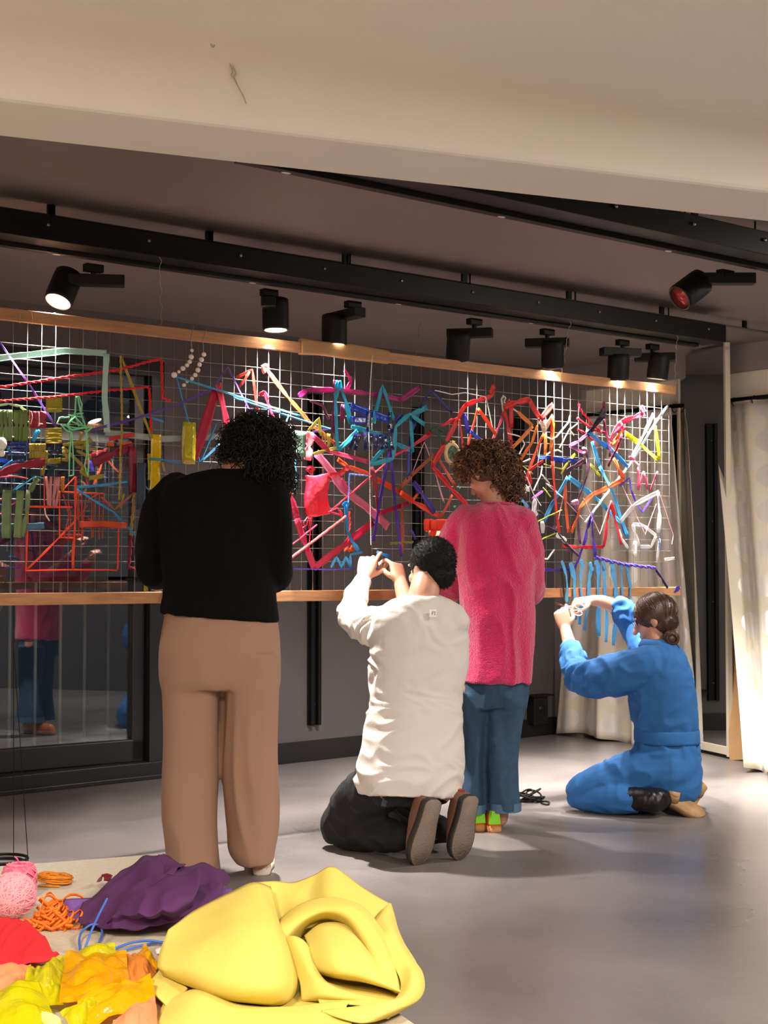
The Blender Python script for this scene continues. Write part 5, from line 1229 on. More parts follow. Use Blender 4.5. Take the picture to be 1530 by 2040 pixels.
for v in r5.sample(list(o_h.data.vertices), min(2600, len(o_h.data.vertices))):
    if (v.co - cut).dot(Fn) > -.005 and v.co.z < hcB.z + .03: continue
    d = (v.normal + V((r5.gauss(0, .35), r5.gauss(0, .35), r5.gauss(-.15, .3)))).normalized(); p = v.co - v.normal * .002
    tube(bm, [p, p + d * r5.uniform(.006, .012)], [.0011, .0004], 4, 1, cap=False)
q = obj('hair_tips', bm, M_HM, None); q.parent = o_h
t_ = at(770, 1592, 5.86)                                                       # key fob hanging from the belt
bm = B(); box(bm, at(766, 1598, 5.855), (.022, .006, .034), (V((.9, .3, -.3)).normalized(), V((-.3, .95, 0)).normalized(), V((.3, .1, .95)).normalized())); kf = obj('key_fob', bm, mat('fob_grey', '#3a3f48', .4), pb, bevel=.003)
bm = B(); tube(bm, [at(752, 1578, 5.865), at(757, 1584, 5.86), at(763, 1590, 5.857)], .0035, 8, 4); q = obj('key_ring', bm, mat('pink_ring', '#b5656a', .4), kf, True); q.parent = kf
# ---------------------------------------------------------------- 3: standing, pink jumper, jeans
YCc = 6.62; yc = math.radians(16)
pc = thing('person', 'standing person with brown curly hair, long fuzzy pink jumper and flared jeans', 'person', onz(985, 1652, 0))
FC = V((-.62, .62, -.48)); cC = at(968, 938, YCc + .02)
bm = B(); PC = head(bm, cC, FC, V((-.15, 0.2, 1)), .97)
ptube(bm, [(986, 1045, YCc, .062), (986, 1005, YCc, .055), (980, 975, YCc, .053), (972, 950, YCc + .01, .05)])
ploft(bm, [(945, 1030, 1015, YCc, .05), (925, 1048, 1050, YCc, .075), (930, 1048, 1150, YCc, .085), (932, 1044, 1250, YCc, .085), (940, 1036, 1330, YCc, .08)], yc)
ptube(bm, [(950, 1330, YCc, .06), (945, 1470, YCc, .055), (944, 1560, YCc, .042), (944, 1630, YCc, .036)]); ptube(bm, [(1008, 1330, YCc, .06), (1002, 1470, YCc, .055), (1000, 1560, YCc, .042), (996, 1630, YCc, .036)])
ptube(bm, [(925, 1045, YCc, .048), (906, 1100, YCc + .05, .044), (896, 1165, YCc + .12, .040), (884, 1120, YCc + .30, .034), (876, 1085, YCc + .40, .027)])
ptube(bm, [(1045, 1045, YCc, .048), (1052, 1105, YCc + .03, .042), (1057, 1170, YCc + .08, .038), (1043, 1178, YCc + .17, .034), (1003, 1150, YCc + .3, .030), (960, 1110, YCc + .42, .026)])
hand(bm, at(876, 1085, YCc + .40), (-.25, .35, .9), (.2, -.95, .2), 1, .45, .165, .4); hand(bm, at(960, 1110, YCc + .42), (-.5, .4, .7), (.4, -.8, .3), -1, .5, .165)
fuse('body', bm, M_SKIN2, pc, .0055, 5); eyes(PC, pc, .97)
M_PINK = mat('pink_mohair', '#d4175f', 0.95, bump=0.9, bscale=170, sheen=0.5, var=.12, vscale=60)
bm = B()
ploft(bm, [(952, 1024, 1002, YCc, .060), (938, 1036, 1009, YCc, .076), (918, 1050, 1023, YCc, .10), (908, 1060, 1050, YCc, .122), (908, 1064, 1100, YCc, .136), (914, 1065, 1170, YCc, .142), (920, 1066, 1230, YCc, .142), (922, 1060, 1300, YCc, .142), (920, 1057, 1345, YCc, .145, -.05), (919, 1056, 1360, YCc, .143, -.05)], yc)
ptube(bm, [(930, 1040, YCc, .085), (912, 1075, YCc + .04, .084), (903, 1125, YCc + .09, .082), (899, 1165, YCc + .15, .076), (893, 1160, YCc + .24, .062), (885, 1125, YCc + .32, .05), (880, 1105, YCc + .36, .042)])
ptube(bm, [(1040, 1045, YCc, .08), (1052, 1100, YCc + .03, .07), (1058, 1170, YCc + .08, .064), (1045, 1180, YCc + .17, .06), (1005, 1150, YCc + .3, .05), (970, 1120, YCc + .38, .042)])
fuse('jumper', bm, M_PINK, pc, .0075, 3, wr(.009, 7, (1.3, 1, .5), 8.0, .0016, 90))
bm = B(); S = spline([(951, 1025, 1001, YCc, .064), (949, 1027, 1006, YCc, .068)], 2); loft(bm, [pring(*s, yaw=yc) for s in S]); obj('neck_rib', bm, M_PINK, pc, True)
M_DEN = mat('blue_denim', '#2f4a63', 0.85, var=.18, vscale=30, bump=.15, bscale=300); M_DENL = mat('denim_stitch', '#4d6c87', .8)
bm = B()
ploft(bm, [(930, 1050, 1320, YCc, .12), (924, 1052, 1370, YCc, .125), (925, 1048, 1410, YCc, .11)], yc)
ploft(bm, [(918, 985, 1380, YCc, .10), (918, 966, 1450, YCc, .088), (920, 963, 1520, YCc, .085), (917, 966, 1570, YCc, .092), (914, 968, 1614, YCc, .10)])
ploft(bm, [(972, 1050, 1380, YCc, .10), (963, 1040, 1450, YCc, .09), (966, 1031, 1520, YCc, .088), (967, 1033, 1570, YCc, .095), (967, 1037, 1612, YCc, .105)])
fuse('jeans', bm, M_DEN, pc, .0075, 3, wr(.008, 9, (1.5, 1, .4), 15.0))
for a, b, yy in ((914, 968, 1614), (967, 1037, 1612)):
    bm = B(); loft(bm, [pring(a - 1, b + 1, yy - 16, YCc, .102), pring(a - 1, b + 1, yy + 1, YCc, .106)], False); q = obj('jeans_hem', bm, M_DENL, pc, True)
M_ORG = mat('orange_leather', '#e2761a', .55); M_NEON = mat('neon_green', '#86e02a', .5); M_GUM2 = mat('gum_sole', '#c98a52', .6)
for sx, yh in ((957, YCc - .06), (987, YCc - .09)):
    p = at(sx, 1655, yh); p.z = .002
    shoe(pc, p, (-.15, 1, 0), (0, 0, 1), .25, .082, .092, M_ORG, M_GUM2, M_GUM2, tab=1, tab_m=M_NEON)
M_HC = mat('hair_brown', '#5d3c27', 0.45, spec=.5); M_HC2 = mat('hair_light_brown', '#96683f', 0.42, spec=.5); M_HC3 = mat('hair_dark_brown', '#3a2418', 0.5)
hcC = at(974, 928, YCc + .02)
curly('hair', hcC, (.120, .118, .112), pc, [M_HC, M_HC2, M_HC3, M_HC], 1500, 9, FC, .66, .035, .07, .0019, .0085, .4, keep=lambda p: not (p.z < hcC.z - .02 and p.x < hcC.x + .02), core=.85)
curly('hair_curls', at(1012, 956, YCc + .0), (.058, .072, .068), pc, [M_HC, M_HC3, M_HC2], 420, 12, None, 1, .03, .055, .0019, .008, .6, core=.8)
curly('hair_curls', at(935, 920, YCc + .06), (.055, .06, .060), pc, [M_HC2, M_HC, M_HC2], 330, 14, None, 1, .03, .055, .0018, .008, .5, core=.7)
# ---------------------------------------------------------------- 4: kneeling woman, blue boiler suit
pd = thing('person', 'kneeling person with tied-back brown hair and blue boiler suit, cutting a sky blue strip', 'person', onz(1300, 1610, 0))
fD = V((-.90, .43, 0)); YD = 7.12
cD = at(1302, 1228, 7.18); FD = V((-.90, .30, -.30)); UD = V((-.22, .1, 1))
bm = B(); PD = head(bm, cD, FD, UD, .98)
ptube(bm, [(1320, 1320, YD, .06), (1308, 1285, YD + .02, .052), (1302, 1262, YD + .04, .050), (1302, 1240, YD + .05, .048)])
ploft(bm, [(1285, 1345, 1292, YD, .10), (1275, 1368, 1330, YD, .13), (1270, 1375, 1400, YD, .12), (1285, 1378, 1465, YD, .11), (1270, 1385, 1530, YD, .13), (1285, 1375, 1580, YD, .12)])
ptube(bm, [(1283, 1320, 7.04, .05), (1220, 1340, 7.10, .046), (1155, 1347, 7.18, .042), (1139, 1300, 7.31, .036), (1126, 1252, 7.40, .027)])
ptube(bm, [(1300, 1315, 7.32, .05), (1272, 1275, 7.46, .045), (1243, 1222, 7.50, .040), (1205, 1200, 7.50, .033), (1180, 1196, 7.49, .026)])
hand(bm, at(1126, 1252, 7.40), (-.22, .15, .95), (-.1, -.9, .1), 1, .62, .17, .6, .12, [.4, .72, .85, .95])
hand(bm, at(1180, 1196, 7.49), (-.95, -.02, -.1), (0, -.35, .93), -1, .62, .17, .6)
kD1 = onz(1158, 1585, .075); kD2 = kD1 + V((.10, .20, 0))
aD1 = onz(1300, 1598, .07); aD2 = aD1 + V((.12, .16, 0))
for hh, kk, aa in ((at(1335, 1540, 7.05), kD1, aD1), (at(1345, 1540, 7.25), kD2, aD2)):
    tube(bm, [hh, (hh + kk) / 2 + UP * .02, kk], [.085, .075, .05], 16, 4); tube(bm, [kk, (kk + aa) / 2, aa], [.05, .05, .034], 14, 4)
fuse('body', bm, M_SKIN2, pd, .005, 4); eyes(PD, pd, .98)
M_BLU = mat('blue_twill', '#2a6aab', 0.85, var=.08, vscale=20, bump=.12, bscale=320)
bm = B()
ploft(bm, [(1284, 1334, 1276, YD + .01, .075), (1276, 1352, 1287, YD, .12), (1266, 1366, 1308, YD, .165), (1258, 1378, 1345, YD, .178), (1254, 1385, 1385, YD, .172), (1256, 1388, 1420, YD, .158), (1266, 1388, 1455, YD, .146), (1270, 1389, 1472, YD, .146), (1260, 1394, 1505, YD, .168), (1256, 1397, 1545, YD, .178), (1268, 1392, 1580, YD, .165), (1295, 1372, 1602, YD, .13)])
ptube(bm, [(1290, 1325, 7.03, .095), (1255, 1338, 7.05, .100), (1215, 1347, 7.09, .098), (1178, 1352, 7.13, .088), (1155, 1348, 7.18, .078), (1145, 1330, 7.24, .066), (1142, 1312, 7.28, .056)])
ptube(bm, [(1305, 1315, 7.30, .085), (1285, 1288, 7.42, .08), (1265, 1255, 7.48, .07), (1250, 1232, 7.50, .060), (1243, 1222, 7.50, .056)])
for hh, kk, aa, yo in ((at(1335, 1538, 7.05), kD1, aD1, 0), (at(1345, 1538, 7.25), kD2, aD2, .2)):
    tube(bm, [hh, hh.lerp(kk, .35) + UP * .035, hh.lerp(kk, .7) + UP * .035, kk + UP * .02, kk + V((-.02, .01, -.01))], [.125, .105, .092, .075, .05], 18, 5)
    tube(bm, [kk, kk.lerp(aa, .35), kk.lerp(aa, .68)], [.068, .074, .070], 18, 5)
def dD(p, n):
    el = math.exp(-((p - at(1165, 1345, 7.1)).length / .20) ** 2); wst = math.exp(-((p.z - at(1330, 1462, YD).z) / .07) ** 2); hp = math.exp(-((p - at(1255, 1520, 7.1)).length / .14) ** 2)
    return wr(.022, 10, (1, 1, 1.3), 21.0)(p, n) * (.22 + .9 * el + .45 * wst + .7 * hp)
fuse('boiler_suit', bm, M_BLU, pd, .0075, 3, dD)
for row, nm in (([(1146, 1330, 7.23, .068), (1141, 1308, 7.285, .066), (1138, 1297, 7.31, .058)], 'rolled_cuff'), ([(1258, 1240, 7.49, .066), (1243, 1219, 7.50, .068), (1236, 1212, 7.50, .060)], 'rolled_cuff')):
    bm = B(); ptube(bm, row); fuse(nm, bm, M_BLU, pd, .007, 2, wr(.009, 16, (1, 1, 1), 3.0))
bm = B(); loft(bm, [pring(1279, 1338, 1281, YD + .01, .085), pring(1282, 1338, 1272, YD + .02, .078), pring(1278, 1344, 1275, YD + .015, .09), pring(1272, 1350, 1288, YD, .115)], False); o = obj('collar', bm, M_BLU, pd, True); md = o.modifiers.new('t', 'SOLIDIFY'); md.thickness = .004
bm = B(); loft(bm, [pring(1265, 1391, 1452, YD, .152), pring(1264, 1392, 1456, YD, .155), pring(1264, 1393, 1474, YD, .157), pring(1266, 1393, 1479, YD, .155)], False); o = obj('waistband', bm, M_BLU, pd, True); md = o.modifiers.new('t', 'SOLIDIFY'); md.thickness = .004
# boots: soles turned up behind her
M_BOOT = mat('black_leather', '#141213', 0.38); M_TAN = mat('tan_leather_sole', '#b08a5e', .6, var=.15, vscale=30)
for aa, hx, dl, td, ud in ((aD1, at(1326, 1584, 6.98), 0, (.88, -.25, -.42), (-.25, .62, -.75)), (aD2, at(1396, 1568, 7.12), 1, (-.55, -.55, -.42), (-.55, .45, -.7))):
    bm = B(); st = aa + (kD1 - aD1).normalized() * .17; hp = hx
    tube(bm, [st, aa + V((0, 0, .01)), aa.lerp(hp, .8) + V((0, 0, -.01))], [.058, .055, .046], 18, 5); fuse('boot_shaft', bm, M_BOOT, pd, .007, 2, wr(.004, 14, (2, 1, 1), 2.0 + dl))
    shoe(pd, hp, V(td), V(ud), .195, .085, .075, M_BOOT, M_TAN, M_TAN, 'boot_foot', heel_h=.04)
# smooth hair drawn back into a low knot
M_HD = mat('hair_dark_smooth', '#3a2519', 0.38, spec=.5, var=.25, vscale=6, stretch=(3, 3, 3)); M_HD2 = mat('hair_strands', '#4a3020', 0.35, spec=.6)
Fd = FD.normalized(); Ud = (UD - Fd * UD.dot(Fd)).normalized(); Rd = Fd.cross(Ud); axD = (Rd, Fd, Ud)
bm = B(); hcD = PD(0, -.016, .014); RD = (.084, .104, .098)
ball(bm, hcD, RD, axD, 30); ball(bm, PD(0, -.05, -.045), (.07, .062, .062), axD, 24)
cutD = PD(0, .058, 0)
hair_d = fuse('hair', bm, M_HD, pd, .006, 5, lambda p, n: .003 * noise.noise(V((p.x * 30, p.y * 30, p.z * 90))) - (.05 if (p - cutD).dot(Fd) - .35 * (p - cutD).dot(Ud) > 0 else 0))
knot = at(1337, 1272, 7.06)
bm = B(); r6 = random.Random(6)
for k in range(420):
    th = r6.uniform(-1.9, 1.9); f0 = r6.uniform(-.1, .62)
    P = []
    start = (Ud * math.cos(th) + Rd * math.sin(th)) * math.sqrt(max(0, 1 - f0 * f0)) + Fd * f0
    kd = (knot - hcD); endd = V((kd.dot(Rd), kd.dot(Fd), kd.dot(Ud))); endd = V((endd.x / RD[0], endd.y / RD[1], endd.z / RD[2])).normalized()
    s3 = V((start.dot(Rd), start.dot(Fd), start.dot(Ud)))
    for i in range(9):
        f = i / 8; q = s3.slerp(endd, f) if s3.angle(endd) < 3.0 else endd
        P.append(hcD + Rd * (q.x * RD[0]) * 1.012 + Fd * (q.y * RD[1]) * 1.012 + Ud * (q.z * RD[2]) * 1.012)
    P[-1] = P[-1].lerp(knot, .5)
    tube(bm, P, [.0022] * 8 + [.0015], 5, 1, cap=False)
q = obj('hair_strand', bm, [M_HD2], None, True); q.parent = hair_d; q['kind'] = 'stuff'
bm = B(); ball(bm, knot, (.036, .034, .034), None, 20)
for k in range(90):
    a = r6.uniform(0, 6.28); b = r6.uniform(-1, 1); P = []
    for i in range(12):
        t = a + i * .5; rr = .037 * math.sqrt(1 - (b * .8) ** 2)
        P.append(knot + V((rr * math.cos(t), .034 * b + .004 * i * .2, rr * math.sin(t))))
    tube(bm, P, .0022, 5, 1, cap=False)
for k in range(40):
    p = knot + V((r6.uniform(-.02, .02), r6.uniform(-.02, .02), -.02)); tube(bm, [p, p + V((r6.uniform(-.01, .02), 0, -.025)), p + V((r6.uniform(-.02, .03), r6.uniform(-.01, .01), -r6.uniform(.03, .055)))], .0016, 5, 3, cap=False)
q = obj('hair_knot', bm, M_HD2, None, True); q.parent = hair_d
bm = B(); tube(bm, [PD(-.076, .07, -.012), PD(-.080, .02, -.012), PD(-.082, -.012, -.012)], .0011, 6, 3); tube(bm, [PD(.076, .07, -.012), PD(.080, .02, -.012), PD(.082, -.012, -.012)], .0011, 6, 3)
for s in (-1, 1):
    ring = [PD(s * .034 + .024 * math.cos(a), .098, -.014 + .019 * math.sin(a)) for a in [2 * math.pi * i / 16 for i in range(17)]]; tube(bm, ring, .0009, 6, 1, cap=False)
obj('glasses', bm, mat('glasses_dark', '#1a1716', .3), pd, True)
# scissors held in the right hand
sc = thing('scissors', 'small scissors held by the kneeling person in blue, closing on a strip', 'scissors', at(1128, 1208, 7.47))
M_STEEL = mat('steel_blade', '#b9b7b2', .25, .9); M_HNDL = mat('pale_handle', '#d8d4cc', .4)
pv = at(1127, 1208, 7.45); dS = (at(1108, 1202, 7.47) - pv).normalized(); hS = (at(1165, 1218, 7.43) - pv).normalized()
for s in (-1, 1):
    e = dS.cross(V((0, -1, 0))).normalized() * s
    bm = B(); loft(bm, [[pv + e * .004 + V((0, .001 * s, 0)), pv - e * .004 + V((0, .001 * s, 0)), pv - e * .004 + V((0, .003 * s, 0)), pv + e * .004 + V((0, .003 * s, 0))], [pv + dS * .065 + e * .006 + V((0, .001 * s, 0)), pv + dS * .065 + e * .004 + V((0, .001 * s, 0)), pv + dS * .065 + e * .004 + V((0, .003 * s, 0)), pv + dS * .065 + e * .006 + V((0, .003 * s, 0))]]); obj('blade', bm, M_STEEL, sc)
    bm = B(); c = pv + hS * .065 + e * .016; R = [c + hS * (.022 * math.cos(a)) + e * (.013 * math.sin(a)) for a in [2 * math.pi * i / 18 for i in range(19)]]
    tube(bm, R, .0035, 8, 1, cap=False); tube(bm, [pv, pv + hS * .02 + e * .004, pv + hS * .044 + e * .012], .004, 8, 3); obj('handle', bm, M_HNDL, sc, True)
# ================================================================ LOW TABLE WITH MATERIALS
TZ = 0.42
m_tab = mat('speckled_table_top', '#b3a58c', 0.55, hex2='#c2b59d', vscale=90, bump=.03, bscale=200)
c0 = onz(330, 1700, TZ); aT = math.radians(67); dT = V((math.sin(aT), math.cos(aT), 0)); eT = V((math.cos(aT), -math.sin(aT), 0))
tbl = thing('low_table', 'low speckled beige table in the foreground, heaped with fabrics and yarn', 'table', V((c0.x, c0.y, 0)) - dT * .8 + eT * .8)
LX, LY, TH = 1.7, 1.6, .035
ctr = V((c0.x, c0.y, TZ - TH / 2)) - dT * (LX / 2) + eT * (LY / 2)
bm = B(); box(bm, ctr, (LX, LY, TH), (dT, eT, UP)); obj('table_top', bm, m_tab, tbl, bevel=.003)
M_TLEG = mat('table_leg_grey', '#55524e', .5, .3)
for sx in (-1, 1):
    for sy in (-1, 1):
        p = ctr + dT * (sx * (LX / 2 - .12)) + eT * (sy * (LY / 2 - .12)); bm = B(); box(bm, V((p.x, p.y, (TZ - TH) / 2)), (.045, .045, TZ - TH), (dT, eT, UP)); obj('leg', bm, M_TLEG, tbl, bevel=.002)
def TP(px, py, Y, zmin=TZ + .003):
    p = at(px, py, Y); p.z = max(p.z, zmin); return p
def cloth(name, label, m, patches, disp=None, thick=.0025, n=34, sub=0, cat='fabric'):
    bm = B()
    for rows in patches:
        grid_sheet(bm, [[TP(*q) for q in r] for r in rows], n, n, disp=disp)
    o = obj(name, bm, m, None, True)
    s = o.modifiers.new('t', 'SOLIDIFY'); s.thickness = thick; s.offset = -1
    return tag(o, label, cat)
# ---- big yellow cloth
M_YEL = mat('pale_yellow_cloth', '#d9c45c', 0.8, bump=.06, bscale=350, transl=.06)
S1 = [[(335, 1850, 2.75), (390, 1812, 2.85), (460, 1776, 2.90), (505, 1757, 2.90), (540, 1766, 2.92)],
      [(322, 1885, 2.68), (395, 1850, 2.72), (470, 1815, 2.72), (530, 1806, 2.75), (557, 1835, 2.78)],
      [(314, 1915, 2.62), (400, 1890, 2.58), (480, 1872, 2.55), (550, 1868, 2.58), (582, 1890, 2.65)],
      [(318, 1932, 2.60), (410, 1945, 2.50), (490, 1955, 2.46), (560, 1952, 2.48), (600, 1950, 2.58)],
      [(335, 1948, 2.62), (420, 1985, 2.52), (500, 2001, 2.49), (565, 2000, 2.51), (598, 1982, 2.60)],
      [(352, 1940, 2.72), (430, 1982, 2.64), (505, 1996, 2.64), (560, 1993, 2.64), (588, 1975, 2.72)]]
S2 = [[(498, 1760, 2.93), (545, 1755, 2.97), (585, 1757, 2.99), (625, 1744, 3.0), (665, 1728, 3.0), (720, 1765, 2.98), (777, 1799, 2.95)],
      [(520, 1800, 2.88), (555, 1800, 2.90), (590, 1795, 2.88), (618, 1778, 2.93), (655, 1765, 2.90), (705, 1800, 2.86), (755, 1828, 2.86)],
      [(537, 1850, 2.80), (565, 1835, 2.82), (600, 1818, 2.79), (628, 1808, 2.84), (660, 1806, 2.80), (700, 1822, 2.78), (745, 1842, 2.80)],
      [(545, 1862, 2.76), (575, 1855, 2.77), (612, 1848, 2.77), (635, 1842, 2.77), (660, 1840, 2.76), (695, 1845, 2.74), (740, 1855, 2.76)]]
S3 = [[(532, 1856, 2.82), (585, 1806, 2.85), (650, 1787, 2.85), (710, 1799, 2.80), (757, 1842, 2.74), (790, 1910, 2.66), (803, 1975, 2.58)],
      [(540, 1862, 2.72), (595, 1815, 2.76), (652, 1797, 2.76), (707, 1810, 2.72), (747, 1856, 2.66), (778, 1922, 2.58), (801, 1978, 2.53)],
      [(556, 1885, 2.69), (602, 1838, 2.73), (650, 1818, 2.73), (697, 1832, 2.69), (729, 1878, 2.63), (755, 1935, 2.56), (790, 1980, 2.53)],
      [(572, 1897, 2.74), (612, 1856, 2.80), (650, 1841, 2.80), (690, 1852, 2.76), (717, 1892, 2.7), (738, 1942, 2.62), (780, 1983, 2.57)]]
S4 = [[(605, 1862, 2.76), (640, 1836, 2.77), (690, 1840, 2.75), (730, 1880, 2.69), (762, 1930, 2.60)],
      [(612, 1880, 2.66), (650, 1856, 2.66), (700, 1862, 2.64), (737, 1900, 2.60), (777, 1950, 2.55)],
      [(620, 1905, 2.60), (655, 1893, 2.56), (705, 1900, 2.545), (747, 1930, 2.53), (792, 1965, 2.52)],
      [(630, 1935, 2.58), (670, 1942, 2.52), (715, 1948, 2.51), (757, 1960, 2.51), (802, 1979, 2.51)],
      [(642, 1944, 2.64), (678, 1952, 2.60), (722, 1958, 2.58), (762, 1970, 2.57), (796, 1980, 2.56)]]
S3b = [[(563, 1872, 2.68), (585, 1866, 2.64), (607, 1878, 2.64), (622, 1908, 2.63)],
       [(578, 1912, 2.62), (600, 1904, 2.58), (620, 1914, 2.57), (636, 1942, 2.59)],
       [(598, 1952, 2.56), (622, 1946, 2.525), (644, 1956, 2.525), (668, 1972, 2.55)],
       [(602, 1990, 2.52), (640, 1986, 2.48), (690, 1988, 2.47), (745, 1988, 2.50)],
       [(600, 2000, 2.55), (640, 1998, 2.52), (690, 2000, 2.50), (745, 1998, 2.53)]]
S5 = [[(742, 1842, 2.80), (758, 1816, 2.86), (777, 1799, 2.92), (783, 1812, 2.98)],
      [(763, 1872, 2.68), (785, 1856, 2.73), (798, 1863, 2.82), (802, 1876, 2.88)],
      [(785, 1922, 2.60), (808, 1905, 2.64), (826, 1912, 2.71), (831, 1925, 2.77)],
      [(798, 1968, 2.53), (822, 1942, 2.535), (843, 1945, 2.58), (846, 1958, 2.63)],
      [(768, 2000, 2.47), (805, 1985, 2.455), (838, 1985, 2.50), (838, 1992, 2.56)],
      [(690, 2008, 2.43), (740, 2003, 2.41), (790, 2012, 2.42), (800, 2016, 2.48)],
      [(640, 2012, 2.41), (680, 2026, 2.38), (730, 2036, 2.38), (775, 2028, 2.43)]]
S6 = [[(345, 1978, 2.58), (415, 1970, 2.56), (480, 2000, 2.5), (560, 2005, 2.48), (640, 2000, 2.46), (700, 1997, 2.47)],
      [(325, 2000, 2.5), (400, 1982, 2.47), (470, 2012, 2.43), (550, 2020, 2.42), (630, 2015, 2.41), (690, 2006, 2.43)],
      [(305, 2040, 2.42), (390, 2008, 2.40), (455, 2040, 2.36), (540, 2046, 2.36), (620, 2036, 2.37), (700, 2030, 2.39)],
      [(290, 2085, 2.32), (380, 2055, 2.32), (450, 2080, 2.29), (540, 2085, 2.29), (620, 2062, 2.32), (700, 2045, 2.36)]]
S7 = [[(325, 1925, 2.66), (345, 1942, 2.62), (374, 1970, 2.56)], [(303, 1948, 2.60), (330, 1965, 2.555), (357, 1990, 2.52)], [(286, 1968, 2.56), (312, 1985, 2.515), (335, 2004, 2.48)]]
S8 = [[(622, 1945, 2.61), (690, 1958, 2.585), (750, 1967, 2.575), (797, 1980, 2.565)], [(628, 1975, 2.53), (690, 1976, 2.515), (745, 1983, 2.515), (792, 1993, 2.51)], [(636, 2000, 2.47), (690, 2002, 2.455), (740, 2004, 2.455), (782, 2010, 2.455)]]
SB = [[(400, 1880, 2.82), (520, 1850, 2.88), (640, 1850, 2.88), (760, 1880, 2.80)], [(380, 1930, 2.70), (520, 1905, 2.72), (640, 1905, 2.72), (790, 1935, 2.68)],
      [(380, 1985, 2.58), (520, 1985, 2.56), (640, 1985, 2.54), (800, 1985, 2.56)], [(340, 2030, 2.46), (520, 2030, 2.44), (640, 2030, 2.42), (770, 2020, 2.46)]]
def dY(u, v, p): return UP * (.0035 * noise.noise(p * 14)) + V((0, -.004, 0)) * noise.noise(p * 9 + V((4, 0, 0)))
cloth('yellow_cloth', 'big heap of pale yellow cloth at the front of the table', M_YEL, [SB, S1, S2, S3, S4, S3b, S5, S6, S7, S8], dY)
# ---- purple cloth and the lilac sheet under it
M_PUR = mat('purple_cloth', '#4a1a4c', 0.8, bump=.08, bscale=300)
P1 = [[(165, 1802, 3.22), (205, 1772, 3.34), (255, 1738, 3.43), (295, 1713, 3.45), (345, 1717, 3.45), (400, 1728, 3.42), (440, 1742, 3.36), (458, 1752, 3.30)],
      [(158, 1826, 3.12), (205, 1800, 3.17), (250, 1768, 3.24), (297, 1738, 3.26), (345, 1738, 3.28), (398, 1748, 3.26), (437, 1762, 3.22), (455, 1757, 3.22)],
      [(156, 1841, 3.05), (200, 1835, 3.05), (245, 1800, 3.08), (292, 1770, 3.14), (340, 1772, 3.10), (390, 1782, 3.13), (425, 1790, 3.12), (445, 1778, 3.17)],
      [(160, 1849, 3.03), (205, 1851, 3.0), (250, 1836, 2.98), (300, 1815, 3.0), (350, 1812, 3.0), (395, 1815, 3.03), (428, 1815, 3.05), (442, 1803, 3.1)],
      [(170, 1854, 3.03), (220, 1863, 2.985), (270, 1864, 2.97), (320, 1857, 2.98), (360, 1852, 3.0), (400, 1844, 3.02), (432, 1838, 3.04), (447, 1824, 3.08)]]
P2 = [[(270, 1790, 3.09), (300, 1770, 3.08), (350, 1750, 3.11), (400, 1742, 3.14)], [(235, 1815, 3.03), (285, 1797, 3.01), (345, 1782, 3.02), (398, 1770, 3.06)], [(215, 1842, 2.985), (265, 1832, 2.955), (325, 1822, 2.95), (388, 1803, 3.0)], [(212, 1852, 2.99), (262, 1846, 2.965), (322, 1838, 2.96), (385, 1818, 3.01)]]
P3 = [[(300, 1716, 3.44), (310, 1735, 3.36), (305, 1765, 3.24)], [(325, 1720, 3.38), (332, 1738, 3.27), (318, 1762, 3.17)], [(370, 1728, 3.36), (360, 1738, 3.27), (345, 1752, 3.17)]]
def dP(u, v, p):
    a = noise.noise(V((p.x * 13 + p.z * 9, p.y * 6, p.z * 20 - p.x * 8))); return UP * (.016 * (1 - abs(a) * 2.2)) + V((0, -.018, 0)) * noise.noise(V((p.x * 22 + p.z * 14, p.y * 10, p.z * 26)))
cloth('purple_cloth', 'crumpled deep purple cloth behind the yellow heap', M_PUR, [P1, P2, P3], dP, n=46)
L1_ = [[(124, 1793, 3.3), (250, 1786, 3.3), (350, 1775, 3.3), (462, 1771, 3.4)], [(130, 1815, 3.2), (250, 1800, 3.2), (350, 1790, 3.3), (462, 1788, 3.3)], [(138, 1836, 3.1), (250, 1830, 3.1), (350, 1815, 3.1), (465, 1803, 3.2)]]
bm = B(); grid_sheet(bm, [[onz(a, b, TZ + .003 + .004 * (i % 2)) for i, (a, b, _) in enumerate(r)] for r in L1_], 10, 20)
o = obj('lilac_sheet', bm, mat('lilac_felt', '#7d4f9e', .75), None, True); md = o.modifiers.new('t', 'SOLIDIFY'); md.thickness = .002; md.offset = 1
tag(o, 'lilac felt sheet lying under the deep purple cloth', 'felt')
# ---- red cloth
M_RED = mat('red_cotton', '#d01622', .8, bump=.1, bscale=300)
R1 = [[(-60, 1838, 2.98), (0, 1831, 2.98), (28, 1835, 2.97), (58, 1841, 2.95), (82, 1864, 2.90)], [(-60, 1868, 2.87), (0, 1864, 2.87), (35, 1866, 2.86), (70, 1876, 2.83), (100, 1885, 2.84)],
      [(-60, 1900, 2.78), (0, 1898, 2.78), (40, 1898, 2.77), (80, 1900, 2.77), (112, 1900, 2.79)], [(-60, 1940, 2.70), (0, 1938, 2.70), (45, 1928, 2.72), (82, 1920, 2.75), (119, 1909, 2.79)]]
def dR(u, v, p):
    a = noise.noise(V((p.x * 30 + 5, p.y * 6, p.z * 6))); return UP * (.008 * (1 - abs(a) * 2.4)) + V((0, -.006, 0)) * noise.noise(V((p.x * 40, p.y * 9, p.z * 9)))
cloth('red_cloth', 'crumpled bright red cloth at the left edge of the table', M_RED, [R1], dR, n=44)
